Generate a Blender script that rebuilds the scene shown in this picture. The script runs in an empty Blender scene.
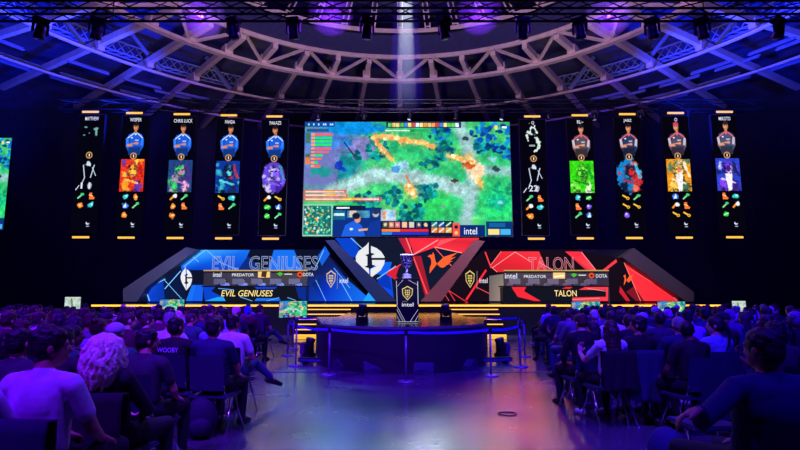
import bpy, bmesh, math, random
import numpy as np
from mathutils import Vector, Matrix
R = random.Random(7)
NR = np.random.RandomState(5)
scn = bpy.context.scene
COL = scn.collection
PI = math.pi
# ------------------------------------------------------------------ camera maths
F = 530.0; H = 1.6; TH = math.atan(69/530.0)
def at(px, py, Y):
    cx, cy = px-400.0, 225.0-py
    dy = F*math.cos(TH)-cy*math.sin(TH); dz = cy*math.cos(TH)+F*math.sin(TH)
    t = Y/dy
    return Vector((cx*t, Y, H+dz*t))
def fl(px, py, z=0.0):
    cx, cy = px-400.0, 225.0-py
    dy = F*math.cos(TH)-cy*math.sin(TH); dz = cy*math.cos(TH)+F*math.sin(TH)
    t = (z-H)/dz
    return Vector((cx*t, dy*t, z))
def lin(c):
    return tuple((v/255/12.92 if v/255 <= 0.04045 else ((v/255+0.055)/1.055)**2.4) for v in c)
# ------------------------------------------------------------------ materials
MATS = {}
def mat(name, rgb=(128,128,128), rough=0.6, metal=0.0, noise=0.0, nscale=20, emit=None, strength=0, spec=0.5, coat=0, bump=0):
    if name in MATS: return MATS[name]
    m = bpy.data.materials.new(name); m.use_nodes = True
    nt = m.node_tree; b = nt.nodes['Principled BSDF']
    c = lin(rgb)
    b.inputs['Base Color'].default_value = (*c, 1)
    b.inputs['Roughness'].default_value = rough
    b.inputs['Metallic'].default_value = metal
    b.inputs['Specular IOR Level'].default_value = spec
    if coat: b.inputs['Coat Weight'].default_value = coat
    if emit is not None:
        b.inputs['Emission Color'].default_value = (*lin(emit), 1)
        b.inputs['Emission Strength'].default_value = strength
    if noise or bump:
        tc = nt.nodes.new('ShaderNodeTexCoord'); n = nt.nodes.new('ShaderNodeTexNoise')
        n.inputs['Scale'].default_value = nscale; n.inputs['Detail'].default_value = 4
        nt.links.new(tc.outputs['Object'], n.inputs['Vector'])
        if noise:
            r = nt.nodes.new('ShaderNodeValToRGB')
            r.color_ramp.elements[0].position = 0.3; r.color_ramp.elements[1].position = 0.7
            r.color_ramp.elements[0].color = (*[v*(1-noise) for v in c], 1)
            r.color_ramp.elements[1].color = (*[min(1, v*(1+noise)) for v in c], 1)
            nt.links.new(n.outputs['Fac'], r.inputs['Fac']); nt.links.new(r.outputs['Color'], b.inputs['Base Color'])
        if bump:
            bp = nt.nodes.new('ShaderNodeBump'); bp.inputs['Strength'].default_value = bump; bp.inputs['Distance'].default_value = 0.02
            nt.links.new(n.outputs['Fac'], bp.inputs['Height']); nt.links.new(bp.outputs['Normal'], b.inputs['Normal'])
    MATS[name] = m
    return m
def glow(name, rgb, s, samp='AUTO'):
    if name in MATS: return MATS[name]
    m = mat(name, (10,10,10), 0.5, emit=rgb, strength=s)
    m.cycles.emission_sampling = samp
    return m
def led_material(name, s):
    m = bpy.data.materials.new(name); m.use_nodes = True
    nt = m.node_tree; nt.nodes.clear()
    o = nt.nodes.new('ShaderNodeOutputMaterial'); e = nt.nodes.new('ShaderNodeEmission'); a = nt.nodes.new('ShaderNodeAttribute')
    a.attribute_name = 'Col'; e.inputs['Strength'].default_value = s
    nt.links.new(a.outputs['Color'], e.inputs['Color']); nt.links.new(e.outputs[0], o.inputs['Surface'])
    m.cycles.emission_sampling = 'NONE'
    MATS[name] = m
    return m
LED = led_material('led_display', 1.25)
M_black = mat('black_metal', (22,22,26), 0.45, 0.3)
M_blk = mat('black_cloth', (10,10,13), 0.85, noise=0.3)
M_chrome = mat('chrome', (200,200,205), 0.18, 1.0)
M_steel = mat('painted_steel', (188,160,138), 0.5, 0.15, noise=0.12, nscale=3)
M_truss = mat('truss_black', (16,16,22), 0.5, 0.4)
M_alu = mat('truss_aluminium', (150,150,160), 0.35, 0.8)
M_gold = glow('gold_led', (255,172,52), 2.2)
M_goldtxt = glow('gold_lettering', (255,226,140), 1.1, 'NONE')
M_white = glow('white_lettering', (235,238,250), 1.0, 'NONE')
M_whiteblue = glow('pale_outline', (170,190,240), 0.75, 'NONE')
M_whitered = glow('rose_outline', (250,150,165), 0.8, 'NONE')
M_greyled = glow('grey_lettering', (150,150,150), 0.8, 'NONE')
# ------------------------------------------------------------------ mesh helpers
class Acc:
    T = {}
    def __init__(s): s.v = []; s.f = []; s.n = 0
    def put(s, V, Fc): s.v.append(V); s.f += [tuple(i+s.n for i in f) for f in Fc]; s.n += len(V)
    @staticmethod
    def tmpl(k):
        if k not in Acc.T:
            b = bmesh.new()
            if k[0] == 'b': bmesh.ops.create_uvsphere(b, u_segments=k[1], v_segments=k[2], radius=1)
            else: bmesh.ops.create_cone(b, cap_ends=True, segments=k[1], radius1=1, radius2=1, depth=1)
            b.verts.index_update(); Acc.T[k] = (np.array([tuple(v.co) for v in b.verts]), [[v.index for v in f.verts] for f in b.faces]); b.free()
        return Acc.T[k]
    def ball(s, c, r, rot, u, v):
        V, Fc = s.tmpl(('b', u, v)); V = V*np.array(r)
        if rot is not None: V = V@np.array(rot.to_3x3()).T
        s.put(V+np.array(c), Fc)
    def tube(s, M, L, r1, r2, n):
        V, Fc = s.tmpl(('t', n)); V = V.copy(); k = np.where(V[:, 2] < 0, r1, r2); V[:, 0] *= k; V[:, 1] *= k; V[:, 2] *= L
        M = np.array(M); s.put(V@M[:3, :3].T+M[:3, 3], Fc)
    def mesh(s):
        me = bpy.data.meshes.new('tmp'); me.from_pydata(np.concatenate(s.v).tolist(), [], s.f); return me
def link(o, parent=None):
    COL.objects.link(o)
    if parent is not None: o.parent = parent
    return o
def tag(o, label=None, cat=None, group=None, kind=None):
    if label: o['label'] = label
    if cat: o['category'] = cat
    if group: o['group'] = group
    if kind: o['kind'] = kind
    return o
def empty(name, loc, rz=0, label=None, cat=None, group=None):
    o = bpy.data.objects.new(name, None); o.location = loc; o.rotation_euler = (0, 0, rz)
    o.empty_display_size = 0.1
    link(o); return tag(o, label, cat, group)
def build(name, bm, m, parent=None, smooth=False, loc=None):
    me = bpy.data.meshes.new(name); bm.normal_update(); bm.to_mesh(me); bm.free()
    for x in (m if isinstance(m, (list, tuple)) else [m]): me.materials.append(x)
    if smooth:
        for p in me.polygons: p.use_smooth = True
    o = bpy.data.objects.new(name, me)
    if loc is not None: o.location = loc
    return link(o, parent)
def box(bm, c, s, rot=None, bevel=0.0, mi=0):
    r = bmesh.ops.create_cube(bm, size=1)
    vs = r['verts']
    bmesh.ops.scale(bm, vec=s, verts=vs)
    if bevel > 0:
        es = list({e for v in vs for e in v.link_edges})
        rb = bmesh.ops.bevel(bm, geom=es, offset=bevel, segments=2, affect='EDGES', clamp_overlap=True)
        vs = list({v for f in rb['faces'] for v in f.verts} | {v for v in vs if v.is_valid})
    if rot is not None: bmesh.ops.transform(bm, matrix=rot.to_4x4(), verts=vs)
    bmesh.ops.translate(bm, vec=c, verts=vs)
    if mi:
        for f in {f for v in vs for f in v.link_faces}: f.material_index = mi
    return vs
def tube(bm, a, b, r1, r2=None, n=8, caps=True):
    a, b = Vector(a), Vector(b); r2 = r1 if r2 is None else r2
    d = b-a; L = d.length
    if L < 1e-6: return
    q = Vector((0, 0, 1)).rotation_difference(d)
    M = Matrix.Translation((a+b)/2) @ q.to_matrix().to_4x4()
    if isinstance(bm, Acc): bm.tube(M, L, r1, r2, n); return
    bmesh.ops.create_cone(bm, cap_ends=caps, segments=n, radius1=r1, radius2=r2, depth=L, matrix=M)
def ball(bm, c, s, rot=None, u=12, v=8):
    if isinstance(bm, Acc): bm.ball(c, s, rot, u, v); return
    M = Matrix.Translation(c) @ (rot.to_4x4() if rot is not None else Matrix.Identity(4)) @ Matrix.Diagonal((s[0], s[1], s[2], 1))
    bmesh.ops.create_uvsphere(bm, u_segments=u, v_segments=v, radius=1, matrix=M)
def lathe(bm, prof, n=24, M=None):
    rings = []
    for r, z in prof:
        rings.append([bm.verts.new((M or Matrix.Identity(4)) @ Vector((r*math.cos(2*PI*i/n), r*math.sin(2*PI*i/n), z))) for i in range(n)])
    for k in range(len(rings)-1):
        for i in range(n):
            bm.faces.new((rings[k][i], rings[k][(i+1) % n], rings[k+1][(i+1) % n], rings[k+1][i]))
    bm.faces.new(list(reversed(rings[0]))); bm.faces.new(rings[-1])
def beam(bm, a, b, w, h):
    a, b = Vector(a), Vector(b); d = (b-a); L = d.length; d.normalize()
    up = Vector((0, 0, 1)) if abs(d.z) < 0.95 else Vector((0, 1, 0))
    s = d.cross(up).normalized(); u = s.cross(d).normalized()
    vs = []
    for p in (a, b):
        for i, j in ((-1, -1), (1, -1), (1, 1), (-1, 1)):
            vs.append(bm.verts.new(p+s*(i*w/2)+u*(j*h/2)))
    for i in range(4):
        bm.faces.new((vs[i], vs[(i+1) % 4], vs[4+(i+1) % 4], vs[4+i]))
    bm.faces.new((vs[3], vs[2], vs[1], vs[0])); bm.faces.new((vs[4], vs[5], vs[6], vs[7]))
def prism(bm, pts, y0, y1):
    """pts: (x,z) outline, extruded in Y from y0 (front) to y1 (back)"""
    f = [bm.verts.new((x, y0, z)) for x, z in pts]; k = [bm.verts.new((x, y1, z)) for x, z in pts]
    n = len(pts)
    bm.faces.new(f); bm.faces.new(list(reversed(k)))
    for i in range(n): bm.faces.new((f[i], k[i], k[(i+1) % n], f[(i+1) % n]))
    bmesh.ops.recalc_face_normals(bm, faces=bm.faces)
def copy_tree(o, parent=None):
    c = o.copy(); COL.objects.link(c)
    if parent is not None: c.parent = parent
    for ch in o.children: copy_tree(ch, c)
    return c
DG = None
def text_mesh(name, body, x0, x1, z0, z1, y, m, parent=None, outline=0.0, shear=0.0):
    cu = bpy.data.curves.new(name, 'FONT'); cu.body = body; cu.align_x = 'LEFT'; cu.resolution_u = 3; cu.shear = shear
    if outline: cu.fill_mode = 'NONE'; cu.bevel_depth = outline; cu.bevel_resolution = 0
    else: cu.extrude = 0.0; cu.offset = 0.006
    t = bpy.data.objects.new(name, cu); COL.objects.link(t)
    bpy.context.view_layer.update()
    me = bpy.data.meshes.new_from_object(t.evaluated_get(bpy.context.evaluated_depsgraph_get()))
    COL.objects.unlink(t); bpy.data.objects.remove(t)
    n = len(me.vertices); co = np.zeros(n*3); me.vertices.foreach_get('co', co); co = co.reshape(-1, 3)
    mn = co.min(0); mx = co.max(0)
    out = np.zeros_like(co)
    out[:, 0] = x0+(co[:, 0]-mn[0])/(mx[0]-mn[0])*(x1-x0)
    out[:, 2] = z0+(co[:, 1]-mn[1])/(mx[1]-mn[1])*(z1-z0)
    out[:, 1] = y-co[:, 2]*0.3
    me.vertices.foreach_set('co', out.ravel()); me.update()
    me.materials.clear(); me.materials.append(m)
    o = bpy.data.objects.new(name, me)
    return link(o, parent)
def text_px(name, body, px0, py0, px1, py1, Y, m, parent=None, **k):
    a = at(px0, py1, Y); b = at(px1, py0, Y)
    return text_mesh(name, body, a.x, b.x, a.z, b.z, Y, m, parent, **k)
# flat LED graphics: several coloured shapes lying on one display face, each layer 3 mm above the last
class Art:
    def __init__(s, Y): s.Y = Y; s.bm = bmesh.new(); s.cl = s.bm.loops.layers.float_color.new('Col'); s.k = 0
    def poly(s, pts, cols, world=False):
        s.k += 1
        vs = []
        for p in pts:
            q = Vector((p[0], s.Y, p[1])) if world else at(p[0], p[1], s.Y)
            q.y = s.Y-0.003*s.k
            vs.append(s.bm.verts.new(q))
        f = s.bm.faces.new(vs)
        if not isinstance(cols, list): cols = [cols]*len(pts)
        for l, c in zip(f.loops, cols): l[s.cl] = (*lin(c), 1)
        f.normal_update()
        if f.normal.y > 0: f.normal_flip()
    def line(s, a, b, w, c):
        a = Vector(a); b = Vector(b); d = (b-a).normalized(); n = Vector((-d.y, d.x))*w/2
        s.poly([a+n, b+n, b-n, a-n], c)
    def done(s, name, parent=None): return build(name, s.bm, LED, parent)
# rasterised display picture, one mesh cell per LED tile
class Canvas:
    def __init__(s, w, h, res, bg=(4,4,14)):
        s.w, s.h, s.res = w, h, res
        s.nx, s.ny = int(w*res), int(h*res)
        s.a = np.zeros((s.ny, s.nx, 3)); s.a[:] = bg; s.nc = {}
        s.X, s.Yy = np.meshgrid((np.arange(s.nx)+.5)/res, (np.arange(s.ny)+.5)/res)
    def mix(s, m, c, al=1.0):
        m = (m*al)[..., None]; s.a = s.a*(1-m)+np.array(c, float)*m
    def noise(s, sc, seed):
        g = np.random.RandomState(seed).rand(int(s.h/sc)+3, int(s.w/sc)+3)
        x = s.X/sc; y = s.Yy/sc; xi = x.astype(int); yi = y.astype(int); fx = x-xi; fy = y-yi
        fx = fx*fx*(3-2*fx); fy = fy*fy*(3-2*fy)
        return (g[yi, xi]*(1-fx)+g[yi, xi+1]*fx)*(1-fy)+(g[yi+1, xi]*(1-fx)+g[yi+1, xi+1]*fx)*fy
    def rect(s, x0, y0, x1, y1, c, al=1): s.mix(((s.X >= x0) & (s.X < x1) & (s.Yy >= y0) & (s.Yy < y1)).astype(float), c, al)
    def _win(s, x0, y0, x1, y1):
        r = s.res; return slice(max(0, int(y0*r)-1), min(s.ny, int(y1*r)+2)), slice(max(0, int(x0*r)-1), min(s.nx, int(x1*r)+2))
    def _nz(s, w, sc, seed):
        k = (sc, seed % 24)
        if k not in s.nc: s.nc[k] = s.noise(sc, seed % 24)
        return s.nc[k][w]
    def _mixw(s, w, m, c, al):
        m = (m*al)[..., None]; s.a[w] = s.a[w]*(1-m)+np.array(c, float)*m
    def ell(s, x, y, rx, ry, c, soft=0.25, al=1, wob=0, seed=0, ang=0):
        q = max(rx, ry)*(1+wob*.8)+1; w = s._win(x-q, y-q, x+q, y+q)
        dx = s.X[w]-x; dy = s.Yy[w]-y; ca, sa = math.cos(ang), math.sin(ang)
        d = np.sqrt(((dx*ca+dy*sa)/rx)**2+((-dx*sa+dy*ca)/ry)**2)
        if wob: d = d+(s._nz(w, 2.6, seed)-.5)*wob+(s._nz(w, 1.1, seed+1)-.5)*wob*.6
        s._mixw(w, np.clip((1-d)/soft, 0, 1), c, al)
    def poly(s, pts, c, al=1):
        w = s._win(min(p[0] for p in pts), min(p[1] for p in pts), max(p[0] for p in pts), max(p[1] for p in pts))
        X, Y = s.X[w], s.Yy[w]; m = np.zeros(X.shape, bool); n = len(pts)
        for i in range(n):
            x1, y1 = pts[i]; x2, y2 = pts[(i+1) % n]
            if y1 == y2: continue
            m ^= ((Y < y1) != (Y < y2)) & (X < (x2-x1)*(Y-y1)/(y2-y1)+x1)
        s._mixw(w, m.astype(float), c, al)
    def seg(s, x1, y1, x2, y2, w_, c, soft=.3, wob=0, seed=0, al=1):
        q = w_*(1+wob*.8)+1; w = s._win(min(x1, x2)-q, min(y1, y2)-q, max(x1, x2)+q, max(y1, y2)+q)
        dx, dy = x2-x1, y2-y1; X, Y = s.X[w], s.Yy[w]; t = np.clip(((X-x1)*dx+(Y-y1)*dy)/max(dx*dx+dy*dy, 1e-6), 0, 1)
        d = np.hypot(X-x1-t*dx, Y-y1-t*dy)/w_
        if wob: d = d+(s._nz(w, 2.2, seed)-.5)*wob+(s._nz(w, .9, seed+1)-.5)*wob*.6
        s._mixw(w, np.clip((1-d)/soft, 0, 1), c, al)
    def grain(s, m, amt, sc, seed):
        n = (s.noise(sc, seed)-.5)*2*amt; s.a = np.clip(s.a*(1+n[..., None]*m[..., None]), 0, 255)
    def mesh(s, name, W, Hh, parent=None, loc=(0,0,0)):
        nx, ny = s.nx, s.ny
        xs = np.linspace(-W/2, W/2, nx+1); zs = np.linspace(Hh/2, -Hh/2, ny+1)
        gx, gz = np.meshgrid(xs, zs); co = np.zeros(((nx+1)*(ny+1), 3)); co[:, 0] = gx.ravel(); co[:, 2] = gz.ravel()
        i = np.arange(ny)[:, None]*(nx+1)+np.arange(nx)[None, :]
        q = np.stack([i+nx+1, i+nx+2, i+1, i], -1).reshape(-1)
        me = bpy.data.meshes.new(name); me.vertices.add(len(co)); me.vertices.foreach_set('co', co.ravel())
        me.loops.add(len(q)); me.loops.foreach_set('vertex_index', q.astype(np.int32))
        me.polygons.add(nx*ny); me.polygons.foreach_set('loop_start', (np.arange(nx*ny)*4).astype(np.int32))
        me.update(calc_edges=True)
        at_ = me.color_attributes.new('Col', 'FLOAT_COLOR', 'CORNER')
        v = np.clip(s.a, 0, 255)/255; v = np.where(v <= .04045, v/12.92, ((v+.055)/1.055)**2.4)
        v = np.repeat(v.reshape(-1, 3), 4, 0); v = np.concatenate([v, np.ones((len(v), 1))], 1)
        at_.data.foreach_set('color', v.astype(np.float32).ravel())
        me.materials.append(LED)
        o = bpy.data.objects.new(name, me); o.location = loc
        return link(o, parent)
ORD = ['first','second','third','fourth','fifth','sixth','seventh','eighth','ninth','tenth','eleventh','twelfth','thirteenth','fourteenth','fifteenth','sixteenth','seventeenth','eighteenth','nineteenth','twentieth','twenty-first','twenty-second','twenty-third','twenty-fourth']
# ================================================================== SETTING
def floor_material():
    m = bpy.data.materials.new('polished_floor'); m.use_nodes = True; nt = m.node_tree; b = nt.nodes['Principled BSDF']
    tc = nt.nodes.new('ShaderNodeTexCoord')
    n1 = nt.nodes.new('ShaderNodeTexNoise'); n1.inputs['Scale'].default_value = 0.7; n1.inputs['Detail'].default_value = 6
    n2 = nt.nodes.new('ShaderNodeTexNoise'); n2.inputs['Scale'].default_value = 1.3; n2.inputs['Detail'].default_value = 7; n2.inputs['Roughness'].default_value = .55
    for n in (n1, n2): nt.links.new(tc.outputs['Object'], n.inputs['Vector'])
    r = nt.nodes.new('ShaderNodeValToRGB'); r.color_ramp.elements[0].color = (*lin((62,62,70)), 1); r.color_ramp.elements[1].color = (*lin((118,118,118)), 1)
    r.color_ramp.elements[0].position = .35; r.color_ramp.elements[1].position = .7
    nt.links.new(n1.outputs['Fac'], r.inputs['Fac']); nt.links.new(r.outputs['Color'], b.inputs['Base Color'])
    mr = nt.nodes.new('ShaderNodeMapRange'); mr.inputs['From Min'].default_value = .3; mr.inputs['From Max'].default_value = .7
    mr.inputs['To Min'].default_value = .2; mr.inputs['To Max'].default_value = .29; b.inputs['Metallic'].default_value = .25
    nt.links.new(n2.outputs['Fac'], mr.inputs['Value']); nt.links.new(mr.outputs['Result'], b.inputs['Roughness'])
    bp = nt.nodes.new('ShaderNodeBump'); bp.inputs['Strength'].default_value = .025; bp.inputs['Distance'].default_value = .01
    nt.links.new(n2.outputs['Fac'], bp.inputs['Height']); nt.links.new(bp.outputs['Normal'], b.inputs['Normal'])
    b.inputs['Specular IOR Level'].default_value = 1.0; b.inputs['Coat Weight'].default_value = .6; b.inputs['Coat Roughness'].default_value = .18
    return m
bm = bmesh.new(); box(bm, (0, 14, -.1), (64, 52, .2)); tag(build('floor', bm, floor_material()), kind='structure')
M_wall = mat('dark_drape', (26,26,34), .9, noise=.3, nscale=2)
for nm, c, s in (('wall_back', (0, 40.1, 8), (64, .2, 16.4)), ('wall_left', (-32.1, 14, 8), (.2, 52.4, 16.4)), ('wall_right', (32.1, 14, 8), (.2, 52.4, 16.4)), ('wall_front', (0, -12.1, 8), (64, .2, 16.4))):
    bm = bmesh.new(); box(bm, c, s); tag(build(nm, bm, M_wall), kind='structure')
# ceiling deck: a shallow octagonal dome shell over the ring beams
M_deck = mat('roof_deck', (60,56,84), .8, noise=.35, nscale=.8)
bm = bmesh.new()
CX, CY = 0.0, 16.0
def rp(i, n, r, z): a = 2*PI*i/n; return Vector((CX+r*math.sin(a), CY+r*math.cos(a), z))
for ra, za, rb, zb in ((0.01, 20, 10, 18.2), (10, 18.2, 20, 16.9), (20, 16.9, 44, 15.8)):
    for i in range(44):
        vs = [bm.verts.new(rp(*t)) for t in ((i, 44, ra, za), (i+1, 44, ra, za), (i+1, 44, rb, zb), (i, 44, rb, zb))]
        bm.faces.new(vs)
bmesh.ops.remove_doubles(bm, verts=bm.verts, dist=.02)
o = build('ceiling', bm, M_deck); tag(o, kind='structure')
sm = o.modifiers.new('thick', 'SOLIDIFY'); sm.thickness = .2; sm.offset = 1
# ================================================================== ROOF STEELWORK
NB = 44
def ring(bm, r, z, w, h, n=88):
    for i in range(n):
        beam(bm, rp(i, n, r, z), rp(i+1, n, r, z), w, h)
RINGDEF = [('ring_beam', 10.3, 15.3, .16, .16, 'thin pale steel ring edging the inner oculus of the roof'),
           ('ring_beam', 11.9, 14.6, .16, .2, 'pale steel inner chord ring carrying the zigzag braces'),
           ('ring_beam', 13.9, 14.05, .34, .16, 'wider steel outer chord ring below the zigzag braces'),
           ('ring_beam', 18.4, 13.9, .14, .12, 'steel purlin ring halfway down the radial roof beams'),
           ('ring_beam', 23.8, 14.1, .12, .12, 'outermost steel purlin ring near the dark hall walls')]
for nm, r, z, w, h, lb in RINGDEF:
    bm = bmesh.new(); ring(bm, r, z, w, h); tag(build(nm, bm, M_steel), lb, 'roof beam')
# dark annular catwalk between oculus and chord ring
bm = bmesh.new()
for i in range(88):
    a, b_, c, d = rp(i, 88, 10.45, 15.15), rp(i+1, 88, 10.45, 15.15), rp(i+1, 88, 11.75, 14.75), rp(i, 88, 11.75, 14.75)
    bm.faces.new([bm.verts.new(p) for p in (a, b_, c, d)])
bmesh.ops.remove_doubles(bm, verts=bm.verts, dist=.01)
o = build('roof_catwalk', bm, mat('catwalk', (34,30,62), .6, noise=.3, nscale=6)); o.modifiers.new('t', 'SOLIDIFY').thickness = .1
tag(o, 'dark curved catwalk band running between the two inner roof rings', 'catwalk')
def view_px(p):
    v = Vector(p)-Vector((0, 0, H)); yc = v.z*math.cos(TH)-v.y*math.sin(TH); zc = v.y*math.cos(TH)+v.z*math.sin(TH)
    return (400+F*v.x/zc, 225-F*yc/zc) if zc > .1 else (9999, 9999)
proto = None; nb = 0
for i in range(NB):
    a = 2*PI*i/NB; ad = (a+PI) % (2*PI)-PI
    if abs(ad) > 2.0: continue
    if proto is None:
        bm = bmesh.new(); beam(bm, (0, 11.9, 14.38), (0, 30, 14.6), .26, .34)
        t = empty('radial_roof_beam', (0, 0, 0)); build('girder', bm, M_steel, t)
        bm = bmesh.new(); box(bm, (0, 13.9, 14.3), (.42, .5, .5)); box(bm, (0, 18.4, 14.28), (.34, .3, .44)); build('gusset_plate', bm, M_steel, t)
        proto = t
    else: t = copy_tree(proto)
    t.location = (CX, CY, 0); t.rotation_euler = (0, 0, -a)
    side = 'over the centre' if abs(ad) < .05 else ('%s to the %s of centre' % (ORD[round(abs(ad)/(2*PI/NB))-1], 'right' if ad > 0 else 'left'))
    tag(t, 'radial steel roof beam, ' + side + ' of the stage' if abs(ad) < .05 else 'radial steel roof beam, ' + side, 'roof beam', 'radial roof beams')
# V braces
proto = None; k = 0
for i in range(-12, 13, 2):
    a = 2*PI*i/NB
    if proto is None:
        bm = bmesh.new(); st = 2*PI/NB
        for s in (-1, 1):
            beam(bm, (0, 13.9, 14.1), (11.9*math.sin(s*st), 11.9*math.cos(s*st), 14.6), .13, .13)
            box(bm, (11.9*math.sin(s*st)*.985, 11.9*math.cos(s*st), 14.55), (.2, .2, .2))
        t = build('roof_brace', bm, M_steel); proto = t
    else: t = copy_tree(proto)
    t.location = (CX, CY, 0); t.rotation_euler = (0, 0, -a)
    w = 'above the middle of the stage' if i == 0 else '%s to the %s of the middle' % (ORD[abs(i)//2-1], 'right' if i > 0 else 'left')
    tag(t, 'V shaped steel brace between ring beams, ' + w, 'roof brace', 'V braces of the roof ring')
# oculus ribs (double thin bars)
proto = None
for j, i in enumerate(range(-7, 8)):
    a = 2*PI*(i+.5*0)/NB*1.0
    if proto is None:
        bm = bmesh.new()
        for s in (-.13, .13):
            beam(bm, (s, 10.3, 15.35), (s*.4, 2.5, 17.6), .05, .08)
        for q in range(9):
            f = q/8; box(bm, (0, 10.1-7.4*f, 15.4+2.15*f), (.24, .06, .04))
        t = build('oculus_rib', bm, M_steel); proto = t
    else: t = copy_tree(proto)
    t.location = (CX, CY, 0); t.rotation_euler = (0, 0, -a)
    w = 'in the middle' if i == 0 else '%s to the %s of the middle' % (ORD[abs(i)-1], 'right' if i > 0 else 'left')
    tag(t, 'thin double ladder rib inside the roof oculus, ' + w, 'roof rib', 'oculus ribs')
# lattice ring trusses and louvre strips lit blue at both sides
M_louv = mat('pale_louvre', (120,124,146), .5, .2)
for sgn, sd in ((-1, 'left'), (1, 'right')):
    bm = bmesh.new()
    n = 56
    for k in range(n):
        a0 = sgn*(.55+k*.025); a1 = sgn*(.55+(k+1)*.025)
        P = lambda a, r, z: Vector((CX+r*math.sin(a), CY+r*math.cos(a), z))
        for r, z in ((19.6, 14.9), (19.6, 15.5), (20.1, 14.9)): beam(bm, P(a0, r, z), P(a1, r, z), .07, .07)
        beam(bm, P(a0, 19.6, 14.9), P(a1, 19.6, 15.5), .04, .04); beam(bm, P(a1, 19.6, 14.9), P(a0, 19.6, 15.5), .04, .04)
        beam(bm, P(a0, 19.6, 14.9), P(a1, 20.1, 14.9), .04, .04)
    tag(build('lattice_truss', bm, M_louv), 'curved lattice truss lit bright blue under the %s side of the roof' % sd, 'truss')
    for q, r in enumerate((21.6, 22.6, 24.6, 26.0)):
        for k in range(9):
            if q == 0: a0 = .62+k*.14
            elif q == 1: a0 = .66+k*.14
            else: a0 = .72+k*.14
            if R.random() < .12: continue
            bm = bmesh.new()
            for z in (0, .14):
                for kk in range(3):
                    aa = sgn*(a0+kk*.034); ab = sgn*(a0+(kk+1)*.034)
                    beam(bm, P(aa, r+z, 14.25+z+.15*q), P(ab, r+z, 14.25+z+.15*q), .16, .05)
            o = build('roof_louvre', bm, M_louv)
            tag(o, 'pale roof louvre strip lit blue, %s side, %s line out, %s from the screens' % (sd, ORD[q], ORD[k]), 'louvre', 'blue lit roof louvres')
    # diagonal braces lit blue
    for k in range(6):
        bm = bmesh.new(); a0 = sgn*(.6+k*.22)
        beam(bm, P(a0, 18.6, 14.2), P(a0+sgn*.05, 20.4, 16.6), .22, .22)
        tag(build('roof_strut', bm, M_louv), 'slanting roof strut lit blue on the %s side, %s from the screens' % (sd, ORD[k]), 'strut', 'blue lit roof struts')
# ================================================================== TRUSSES AND MOVING HEADS
def box_truss(a, b, w, m, name='lighting_truss', rt=.03, step=.6):
    a, b = Vector(a), Vector(b); d = b-a; L = d.length; d.normalize()
    bm = bmesh.new(); u = Vector((0, 0, w/2)); s = d.cross(Vector((0, 0, 1))).normalized()*w/2
    cs = [(-1, -1), (1, -1), (1, 1), (-1, 1)]
    for i, j in cs: tube(bm, a+s*i+u*j, b+s*i+u*j, rt, n=6)
    n = int(L/step)
    for k in range(n):
        p0 = a+d*(L*k/n); p1 = a+d*(L*(k+1)/n)
        for q in range(4):
            i0, j0 = cs[q]; i1, j1 = cs[(q+1) % 4]
            if k % 2: i0, j0, i1, j1 = i1, j1, i0, j0
            tube(bm, p0+s*i0+u*j0, p1+s*i1+u*j1, rt*.5, n=4)
    return build(name, bm, m)
def moving_head(lens_m):
    t = empty('moving_head_light', (0, 0, 0))      # stands on its base at z=0, points up/forward
    bm = bmesh.new(); box(bm, (0, 0, .05), (.3, .24, .1), bevel=.015); build('base', bm, M_black, t)
    bm = bmesh.new()
    for s in (-1, 1): box(bm, (s*.15, 0, .22), (.035, .1, .26), bevel=.01)
    box(bm, (0, 0, .115), (.33, .12, .04), bevel=.01); build('yoke', bm, M_black, t)
    rot = Matrix.Rotation(R.uniform(-.3, .6), 4, 'X')
    bm = bmesh.new(); lathe(bm, [(.05, -.15), (.095, -.13), (.105, -.02), (.1, .05), (.12, .12), (.12, .17), (.1, .18)], 20, Matrix.Translation((0, 0, .3)) @ rot)
    hd = build('lamp_head', bm, M_black, t, True)
    bm = bmesh.new(); lathe(bm, [(.095, .175), (.08, .187), (.03, .192)], 20, Matrix.Translation((0, 0, .3)) @ rot)
    build('lens', bm, lens_m, hd, True)
    return t
M_lens = mat('dark_lens', (60,62,80), .1, spec=.8)
M_lensb = glow('purple_lens', (118,70,255), 14)
M_lenslit = glow('pale_lens', (190,205,255), 1.6)
mh = moving_head(M_lens)
mh_first = [True]
def put_mh(loc, flip, rz, label, group, lens=None, sc=1.0, tilt=0):
    if mh_first[0]: t = mh; mh_first[0] = False
    else: t = copy_tree(mh)
    t.location = loc; t.rotation_euler = (PI if flip else tilt, 0, rz); t.scale = (sc,)*3
    tag(t, label, 'stage light', group)
    if lens is not None:
        for c in t.children:
            for g in c.children:
                g.material_slots[0].link = 'OBJECT'; g.material_slots[0].material = lens
    return t
zt = at(400, 11, 12).z
tag(box_truss((-11, 12, zt), (11, 12, zt), .34, M_truss), 'black box truss crossing the very top of the view', 'truss')
hx = [42, 98, 234, 294, 367, 444, 522, 579, 651, 701, 777]
for i, px in enumerate(hx):
    p = at(px, 11, 12)
    put_mh((p.x, 12, zt-.2), True, R.uniform(-1, 1), 'black moving head light hanging from the front truss, %s from the left' % ORD[i], 'moving heads on the front truss', sc=1.05)
HAZEB = bpy.data.materials.new('lamp_haze'); HAZEB.use_nodes = True; nt_ = HAZEB.node_tree; nt_.nodes.clear()
_o = nt_.nodes.new('ShaderNodeOutputMaterial'); _v = nt_.nodes.new('ShaderNodeVolumeScatter'); _v.inputs['Density'].default_value = .05; nt_.links.new(_v.outputs[0], _o.inputs['Volume'])
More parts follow.
